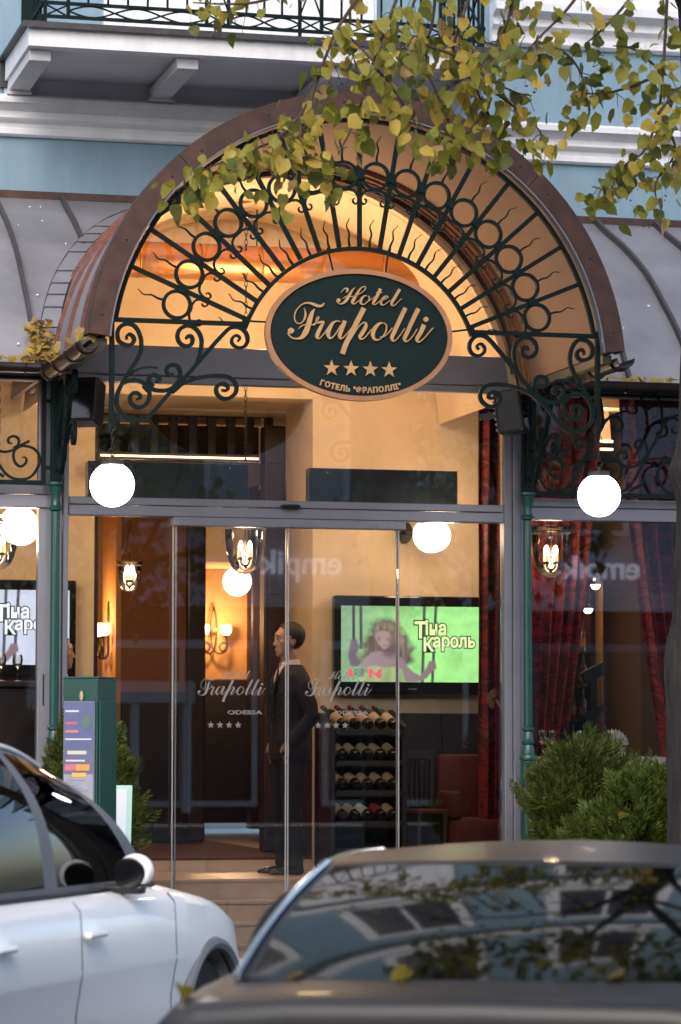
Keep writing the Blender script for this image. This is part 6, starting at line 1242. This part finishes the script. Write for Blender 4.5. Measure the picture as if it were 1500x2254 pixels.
for q in range(12): fallen((-2.12 + q * .032, -.455 + rg.uniform(-.02, .02), 3.965 + rg.uniform(0, .012)), rg.uniform(.055, .08), rg.choice((0, 4, 6)), (radians(rg.uniform(-60, 20)), rg.uniform(-.5, .5), rg.uniform(-1.5, 1.5)), 'yellow fallen leaf lying in the left awning gutter', 'fallen leaves in the left awning gutter')
for q in range(8): fallen((-1.695 + rg.uniform(-.03, .03), -1.9 + q * .09, 3.96 + rg.uniform(0, .03)), rg.uniform(.07, .095), rg.choice((0, 4, 4, 0, 6)), (radians(rg.uniform(-60, 20)), rg.uniform(-.6, .6), rg.uniform(-1.5, 1.5)), 'yellow fallen leaf lying in the left canopy gutter', 'fallen leaves in the left canopy gutter')
for q in range(24): fallen((1.78 + q * .042 + rg.uniform(-.02, .02), -.45 + rg.uniform(-.02, .02), 3.958 + rg.uniform(0, .014)), rg.uniform(.055, .08), rg.choice((0, 4, 6, 0)), (radians(rg.uniform(-60, 20)), rg.uniform(-.5, .5), rg.uniform(-1.5, 1.5)), 'yellow fallen leaf lying in the right awning gutter', 'fallen leaves in the right awning gutter')
fallen((1.70, -1.95, 1.05), .08, 4, (radians(75), .3, .2), 'single yellow leaf caught in the right bush', None)

# ------------------------------------------------------------------ cars
def car(name, label, P, paint, glassm, trimm, loc, heading, trimside='trim', extra=None):
    t = thing(name, label, 'car', (0, 0, 0)); t['_org'] = [0, 0, 0]
    lerp = lambda a, b, q: a + (b - a) * q
    stn = P['st']     # x, half width, belt z, centre z, sill z
    K = crv(stn, 6); rings = []
    def hal(w_, zb, zc_, zs): return [(0.0, zs), (w_ * .80, zs), (w_ - .06, zs + .03), (w_ - .03, zs + .14), (w_ - .028, zs + (zb - zs) * .42), (w_ - .004, zs + (zb - zs) * .60), (w_, zs + (zb - zs) * .63), (w_ - .014, zb - .15), (w_ - .03, zb - .06), (w_ - .075, zb - .015), (w_ - .15, zb + .004), (w_ * .55, lerp(zb, zc_, .75) + .004), (w_ * .25, zc_), (0.0, zc_ + .003)]
    for x, w_, zb, zc_, zs in K:
        half = hal(w_, zb, zc_, zs)
        rings.append([(x, -y, z) for y, z in half] + [(x, y, z) for y, z in reversed(half[1:-1])])
    body = MB().loft(rings).build('body', paint, t, 50)
    # wheel openings
    cuts = []
    for ax in P['axles']:
        for s in (-1, 1):
            c = MB().lathe([(0, -.34), (P['arch'], -.34), (P['arch'], .34), (0, .34)], n=40).xf(lambda v: Vector((ax + v.x, s * (P['w'] - .12) + v.z, P['wr'] + v.y))).build('cut', paint)
            m_ = body.modifiers.new('b', 'BOOLEAN'); m_.object = c; m_.operation = 'DIFFERENCE'; m_.solver = 'EXACT'; cuts.append(c)
    dg = bpy.context.evaluated_depsgraph_get(); me = bpy.data.meshes.new_from_object(body.evaluated_get(dg)); body.modifiers.clear(); body.data = me
    me.materials.clear(); me.materials.append(M[paint]); me.polygons.foreach_set('use_smooth', [True] * len(me.polygons)); me.polygons.foreach_set('material_index', [0] * len(me.polygons)); me.set_sharp_from_angle(angle=radians(35))
    for c in cuts: bpy.data.objects.remove(c)
    # glasshouse edges
    Ab, At, Cb, Ct = [Vector(P[k]) for k in ('Ab', 'At', 'Cb', 'Ct')]
    def A(v, s=1): p = Ab.lerp(At, v) + Vector((0.06, 0, .05)) * sin(pi * v) * P.get('bow', 1); return Vector((p.x, p.y * s, p.z))
    def C(v, s=1): p = Cb.lerp(Ct, v) + (Vector((-0.05, 0.01, .045)) if not P.get('nobow') else Vector((-.015, .01, .018))) * sin(pi * v); return Vector((p.x, p.y * s, p.z))
    def WS(u, v): p = A(v, -1).lerp(A(v, 1), u); return p + Vector((P['wsb'] * (1 - .3 * v), 0, .03 * v)) * (4 * u * (1 - u))
    def RW(u, v): p = C(v, -1).lerp(C(v, 1), u); return p + Vector((-P['rwb'] * (1 - .3 * v), 0, (.035 if not P.get('nobow') else .012) * v)) * (4 * u * (1 - u))
    def SD(s):
        def fn(u, v):
            p = A(v, s).lerp(C(v, s), u); p += Vector((0, s * (.055 * sin(pi * v) + .03 * sin(pi * u)), P.get('arc', .07) * sin(pi * u) * v)); return p
        return fn
    def RF(u, v):   # u across, v from windshield to rear
        l, r = SD(-1)(v, 1.0), SD(1)(v, 1.0); p = l.lerp(r, u); cw = WS(u, 1).lerp(RW(u, 1), v) - A(1, -1).lerp(A(1, 1), u).lerp(C(1, -1).lerp(C(1, 1), u), v)
        return p + cw + Vector((0, 0, P['crown'] * (4 * u * (1 - u)) ** .8 * sin(pi * min(1, max(0, .08 + .84 * v)))))
    def sub(fn, u0, u1, v0, v1): return lambda u, v: fn(u0 + (u1 - u0) * u, v0 + (v1 - v0) * v)
    MB().grid(RF, 20, 20).build('roof', paint, t, True, thick=0.012)
    for fn, nm, m_ in ((WS, 'windshield', 'carglass'), (RW, 'rear_window', glassm)):
        e_ = .045 if not P.get('nobow') else .018; MB().grid(sub(fn, e_, 1 - e_, .03, .965), 24, 12).build(nm, m_, t, True, thick=0.005)
        fr_ = MB()
        for a in ((0, e_, 0, 1), (1 - e_, 1, 0, 1), (e_, 1 - e_, 0, .03), (e_, 1 - e_, .965, 1)): fr_.grid(sub(fn, *a), 16, 10)
        fr_.build('window_surround', paint if nm == 'windshield' else P.get('rsur', paint), t, True, thick=0.014)
    for s in (-1, 1):
        f_ = SD(s); us = P['us']; fr_ = MB()
        for a in ((0, us[0], 0, 1), (us[1], us[2], 0, 1), (us[3], 1, 0, 1)): fr_.grid(sub(f_, *a), 6, 12)
        for a in ((us[0], us[1], 0, .05), (us[2], us[3], 0, .05), (us[0], us[1], .92, 1), (us[2], us[3], .92, 1)): fr_.grid(sub(f_, *a), 12, 4)
        fr_.build('pillar_frame', P.get('pil', paint), t, True, thick=0.016)
        for a in ((us[0], us[1], .05, .92), (us[2], us[3], .05, .92)): MB().grid(sub(f_, *a), 14, 10).build('side_window', 'carglass', t, True, thick=0.004)
        MB().tube([tuple(f_(k / 20, 0.0) + Vector((0, s * .012, .004))) for k in range(21)], .011, 6).build('belt_trim', trimm, t, True)
        MB().tube([tuple(f_(k / 20, .985) + Vector((0, s * .010, 0))) for k in range(21)], .010, 6).build('roof_trim', trimm if trimside == 'trim' else paint, t, True)
        if extra == 'reartrim': MB().tube([tuple(C(k / 16, s) + Vector((-.012, s * .012, .006))) for k in range(17)], .0085, 8).build('window_trim', 'chrome', t, True)
        # mirror, handles, lamps
        mx, my, mz_ = P['mx'], P['w'] - .07, P['bz'] + .03
        ms = MB().sphere((0, 0, 0), (.055, .078, .072), 24, 16); ms.v = [(v[0] if v[0] > -.028 else -.028, v[1], v[2] if v[2] > -.05 else -.05) for v in ms.v]
        ms.xf(lambda v: Vector((mx + v.x, s * (my + .05) + v.y, mz_ + .05 + v.z)))
        mo = ms.build('mirror', P.get('mir', paint), t, True)
        MB().bbox(mx - .026, mx + .045, min(s * (my - .16), s * (my + .085)), max(s * (my - .16), s * (my + .085)), mz_ - .045, mz_ - .006, .014).build('mirror_foot', 'black', mo)
        MB().sphere((mx - .029, s * (my + .030), mz_ + .042), (.004, .071, .064), 20, 12).build('mirror_glass', 'blackgloss', mo, True)
        for hx in P['hand']:
            wv = P['w'] * .985; MB().bbox(hx - .10, hx + .10, min(s * (wv), s * (wv + .035)), max(s * wv, s * (wv + .035)), P['hz'] - .014, P['hz'] + .014, .012).build('door_handle', P.get('hm', paint), t)
        for gx in P['gaps']:
            kx = min(range(len(K)), key=lambda q: abs(K[q][0] - gx)); _, w_, zb, zc_, zs = K[kx]; ha = hal(w_, zb, zc_, zs)[2:10]
            def yat(z):
                for (y0_, z0_), (y1_, z1_) in zip(ha, ha[1:]):
                    if z0_ <= z <= z1_: return y0_ + (y1_ - y0_) * (z - z0_) / max(1e-6, z1_ - z0_)
                return ha[-1][0]
            zz = [zs + .06 + (zb - zs - .085) * k / 20 for k in range(21)]
            MB().tube([(gx + P['gb'] * (k / 20 - .5) ** 2, s * (yat(z) - .001), z) for k, z in enumerate(zz)], .0042, 5).build('door_gap', 'black', t)
        hl = MB().sphere((P['st'][-2][0] - .06, s * (P['w'] * .70), P['hlz']), (.20, .14, .09), 14, 10).build('headlight', 'lamp', t, True)
        tl = MB().sphere((P['st'][1][0] + .07, s * (P['w'] * .74), P['tlz']), (.10, .17, .085), 14, 10).build('tail_light', 'tail', t, True)
    for ax in P['axles']:
        for s in (-1, 1):
            wp = MB().lathe([(P['wr'] * .62, -.10), (P['wr'] * .95, -.105), (P['wr'], -.08), (P['wr'], .08), (P['wr'] * .95, .105), (P['wr'] * .62, .10)], n=40).xf(lambda v: Vector((ax + v.x, s * (P['w'] - .16) + v.z, P['wr'] + v.y))).build('tyre', 'rubber', t, 40)
            rim_ = MB().lathe([(P['wr'] * .61, -.095), (P['wr'] * .645, -.10), (P['wr'] * .645, .10), (P['wr'] * .61, .095)], n=40).xf(lambda v: Vector((ax + v.x, s * (P['w'] - .16) + v.z, P['wr'] + v.y)))
            for k in range(10): rim_.obox((ax + P['wr'] * .33 * cos(k * pi / 5), s * (P['w'] - .09), P['wr'] + P['wr'] * .33 * sin(k * pi / 5)), (P['wr'] * .60, .03, .035), Matrix.Rotation(-k * pi / 5, 3, 'Y'))
            rim_.build('rim', 'alloy', t, 40)
            MB().tube([(ax + (P['arch'] + .012) * cos(a), s * (P['w'] - .012), P['wr'] + (P['arch'] + .012) * sin(a)) for a in [-.25 + (pi + .5) * k / 24 for k in range(25)]], .03 if P.get('flare') else .012, 8).build('arch_trim', 'greytrim' if P.get('flare') else paint, t, True)
    for y in (-.36, .36):
        MB().bbox(-.15 + P['sx'], .35 + P['sx'], y - .24, y + .24, .32, .58, .06).build('front_seat', 'seat', t, 30); MB().bbox(-.32 + P['sx'], -.16 + P['sx'], y - .23, y + .23, .50, At.z - .30, .06).build('seat_back', 'seat', t, 30); MB().bbox(-.30 + P['sx'], -.20 + P['sx'], y - .12, y + .12, At.z - .295, At.z - .14, .04).build('headrest', 'seat', t, 30)
    MB().bbox(-1.15 + P['sx'], -1.0 + P['sx'], -.6, .6, .45, 1.02, .06).build('rear_seat', 'seat', t, 30)
    MB().bbox(P['dash'], P['dash'] + .45, -.68, .68, .60, P['bz'] - .03, .05).build('dashboard', 'seat', t, 30)
    MB().bbox(At.x - .02, At.x + .02, -.12, .12, At.z - .14, At.z - .07, .015).build('interior_mirror', 'frame', t)
    t.location = loc; t.rotation_euler = (0, 0, pi / 2 - heading); return t
SUV = dict(st=[(-2.36, .62, .80, .95, .45), (-2.30, .82, .98, 1.06, .38), (-1.9, .93, 1.06, 1.10, .32), (-1.43, .965, 1.08, 1.10, .30), (-.6, .955, 1.085, 1.10, .28), (.3, .955, 1.08, 1.10, .28), (.95, .962, 1.07, 1.12, .28), (1.5, .965, 1.02, 1.11, .30), (1.95, .93, .93, 1.04, .32), (2.28, .80, .82, .93, .34), (2.45, .60, .68, .76, .38)],
    axles=(-1.43, 1.5), arch=.42, wr=.37, w=.965, sill=.30, bz=1.08, Ab=(1.10, .80, 1.075), At=(.22, .60, 1.60), Cb=(-1.85, .80, 1.09), Ct=(-.95, .56, 1.60), wsb=.18, rwb=.10, crown=.05, us=(.06, .40, .45, .90), mx=.50, arc=.09, hand=(-.02, -.98), hz=.93, hm='silver', gaps=(.98, -.14), gb=.25, hlz=.78, tlz=.95, sx=.25, dash=.75, flare=True, pil='greytrim', bow=.8)
car('white_car', 'white high-roofed car parked left with grey wheel arch trim', SUV, 'silver', 'carglass', 'black', (-3.46, -7.40, -0.2), radians(30), 'no')
CPE = dict(st=[(-2.175, .72, .45, .48, .36), (-2.172, .84, .62, .65, .28), (-2.165, .862, .80, .825, .24), (-2.152, .866, .868, .893, .23), (-2.125, .868, .888, .915, .22), (-1.95, .875, .903, .932, .21), (-1.5, .89, .915, .937, .20), (-.8, .895, .92, .94, .19), (.3, .89, .91, .95, .19), (1.0, .895, .88, .95, .19), (1.45, .895, .85, .93, .20), (1.9, .85, .77, .84, .21), (2.2, .70, .62, .70, .24), (2.3, .5, .5, .55, .3)],
    axles=(-1.35, 1.38), arch=.36, wr=.325, w=.895, sill=.2, bz=.915, Ab=(1.0, .70, .93), At=(.25, .60, 1.208), Cb=(-1.66, .70, .925), Ct=(-.80, .60, 1.205), mx=.75, arc=.006, nobow=1, wsb=.20, rwb=.14, crown=.010, us=(.06, .48, .52, .86), hand=(-.12,), hz=.78, gaps=(.92, -.22), gb=.2, hlz=.66, tlz=.74, sx=.15, dash=.72, rsur='black_paint')
_lo = Vector((0, 0, -0.015)) + Vector((-1.29, -9.652, -0.2))
dk = car('dark_car', 'dark grey low car in the right foreground with leaves on its rear window', CPE, 'black_paint', 'rearglass', 'chrome', tuple(round(v, 3) for v in _lo), radians(24), 'trim', 'reartrim')
dk.scale = (1.09, 1.09, 1.09)
h_ = Vector((sin(radians(24)), cos(radians(24)), 0)); rt_ = Vector((cos(radians(24)), -sin(radians(24)), 0)); o_ = _lo
def oncar(x, right, z): return tuple(o_ + (h_ * x + rt_ * right + Vector((0, 0, z))) * 1.09)
fallen(oncar(-1.77, -.22, .965), .075, 4, (radians(50), .5, .6), 'bright yellow leaf at the foot of the dark rear window', None)
fallen(oncar(-1.74, .33, .965), .07, 6, (radians(60), -.4, .2), 'pale dry leaf at the foot of the dark rear window', None)
fallen(oncar(-1.72, -.52, .95), .07, 6, (radians(80), .2, 1.0), 'dry leaf in the left corner of the dark rear window', None)
fallen(oncar(-1.95, -.80, .925), .085, 0, (radians(70), .3, -.5), 'orange yellow leaf on the left rear corner of the dark car', None)

# ------------------------------------------------------------------ across the street (mirrored in the panes): house, shop front, trees
oh = thing('opposite_house', 'grey plaster house with shop windows across the street', 'building', (6, -34, 0))
MB().box(-24, 40, -34.4, -34.0, 3.9, 9.8).build('upper_wall', 'oppwall', oh); MB().box(-24, 40, -34.5, -34.1, 0, 3.9).build('shop_wall', 'plum', oh)
MB().box(-24, 40, -34.0, -33.75, 3.9, 4.25).build('cornice', 'white', oh); MB().box(-24, 40, -34.0, -33.6, 9.5, 9.9).build('cornice', 'white', oh)
for k in range(16):
    x = -23 + k * 4
    wf = MB().bbox(x, x + 1.5, -34.02, -33.9, 5.3, 8.2, .03).build('window', 'white', oh); MB().box(x + .12, x + 1.38, -33.9, -33.88, 5.42, 8.08).build('pane', 'oppwin', wf)
    sf = MB().bbox(x - .4, x + 2.4, -34.1, -33.95, .3, 3.3, .03).build('shop_window', 'white' if k % 3 else 'frame', oh); MB().box(x - .28, x + .95, -33.95, -33.93, .42, 3.15).build('pane', 'oppwin', sf); MB().box(x + 1.05, x + 2.28, -33.95, -33.93, .42, 3.15).build('pane', 'oppwin', sf)
for x0, x1 in ((3.2, 6.2), (-6, 1.5)): MB().bbox(x0, x1, -34.0, -33.7, 2.15, 2.55, .03).build('shop_fascia', 'white', oh)
for k in range(4): MB().bbox(3.2 + k * .93, 3.35 + k * .93, -33.95, -33.75, .2, 2.19, .02).build('shop_post', 'white', oh)
for cx in (8.15, 13.9):
    vs, fs = text_mesh('empik', 0.62, 0.008, .03); MB().add([(cx - v[0], -33.7 + v[2], 4.5 + v[1]) for v in vs], fs).build('shop_lettering', emit('lit_lettering', (.8, .85, 1.0), .5), oh)
def street_tree(c, h, r, seed, label):
    rg = random.Random(seed); t = thing('street_tree', label, 'tree', c, group='trees across the street')
    MB().tube([(c[0], c[1], c[2]), (c[0] + .05, c[1], c[2] + h * .4), (c[0], c[1] + .1, c[2] + h * .8)], [.2, .15, .06], 12).build('trunk', 'bark', t, True)
    for k in range(7):
        a = rg.uniform(0, 2 * pi); MB().tube(crv([(c[0], c[1], c[2] + h * .42), (c[0] + r * .4 * cos(a), c[1] + r * .4 * sin(a), c[2] + h * .62), (c[0] + r * .8 * cos(a), c[1] + r * .8 * sin(a), c[2] + h * rg.uniform(.65, .9))], 4), [.09, .085, .08, .07, .06, .05, .04, .03, .02], 7).build('limb', 'bark', t, True)
    fo = {}
    for k in range(2300):
        a = rg.uniform(0, 2 * pi); z = rg.uniform(-1, 1); rr2 = rg.random() ** .4
        p = Vector((c[0] + r * rr2 * sqrt(1 - z * z) * cos(a), c[1] + r * rr2 * sqrt(1 - z * z) * sin(a), c[2] + h * .72 + h * .30 * z * rr2))
        if mnoise.noise(p * .9) < -.12: continue
        m = rg.choice(('leafG', 'leafD', 'leafD')); mb = fo.setdefault(m, MB()); s = rg.uniform(.14, .26)
        R3 = Matrix.Rotation(rg.uniform(0, 6.28), 3, 'Z') @ Matrix.Rotation(rg.uniform(-1, 1), 3, 'X')
        mb.add([p + R3 @ Vector(v) * s for v in ((-.4, 0, .1), (0, .1, .5), (.4, 0, .1), (.25, -.05, -.35), (0, -.1, -.55), (-.25, -.05, -.35))], [(0, 1, 2, 3, 4, 5)])
    for m, mb in fo.items(): tag(mb.build('crown', m, t), None, None, kind='stuff')
street_tree((3.6, -29.5, -.06), 7.0, 2.4, 1, 'leafy street tree across the road behind the viewpoint, middle one'); street_tree((10.2, -29.5, -.06), 7.5, 2.5, 2, 'leafy street tree across the road farthest right'); street_tree((-5.5, -30.5, -.06), 8.0, 2.6, 3, 'leafy street tree across the road farthest left'); street_tree((-9.0, -26.0, -.06), 8.5, 3.2, 4, 'tall street tree nearest the far kerb')
for o in list(bpy.data.objects):
    if '_org' in o.keys(): del o['_org']
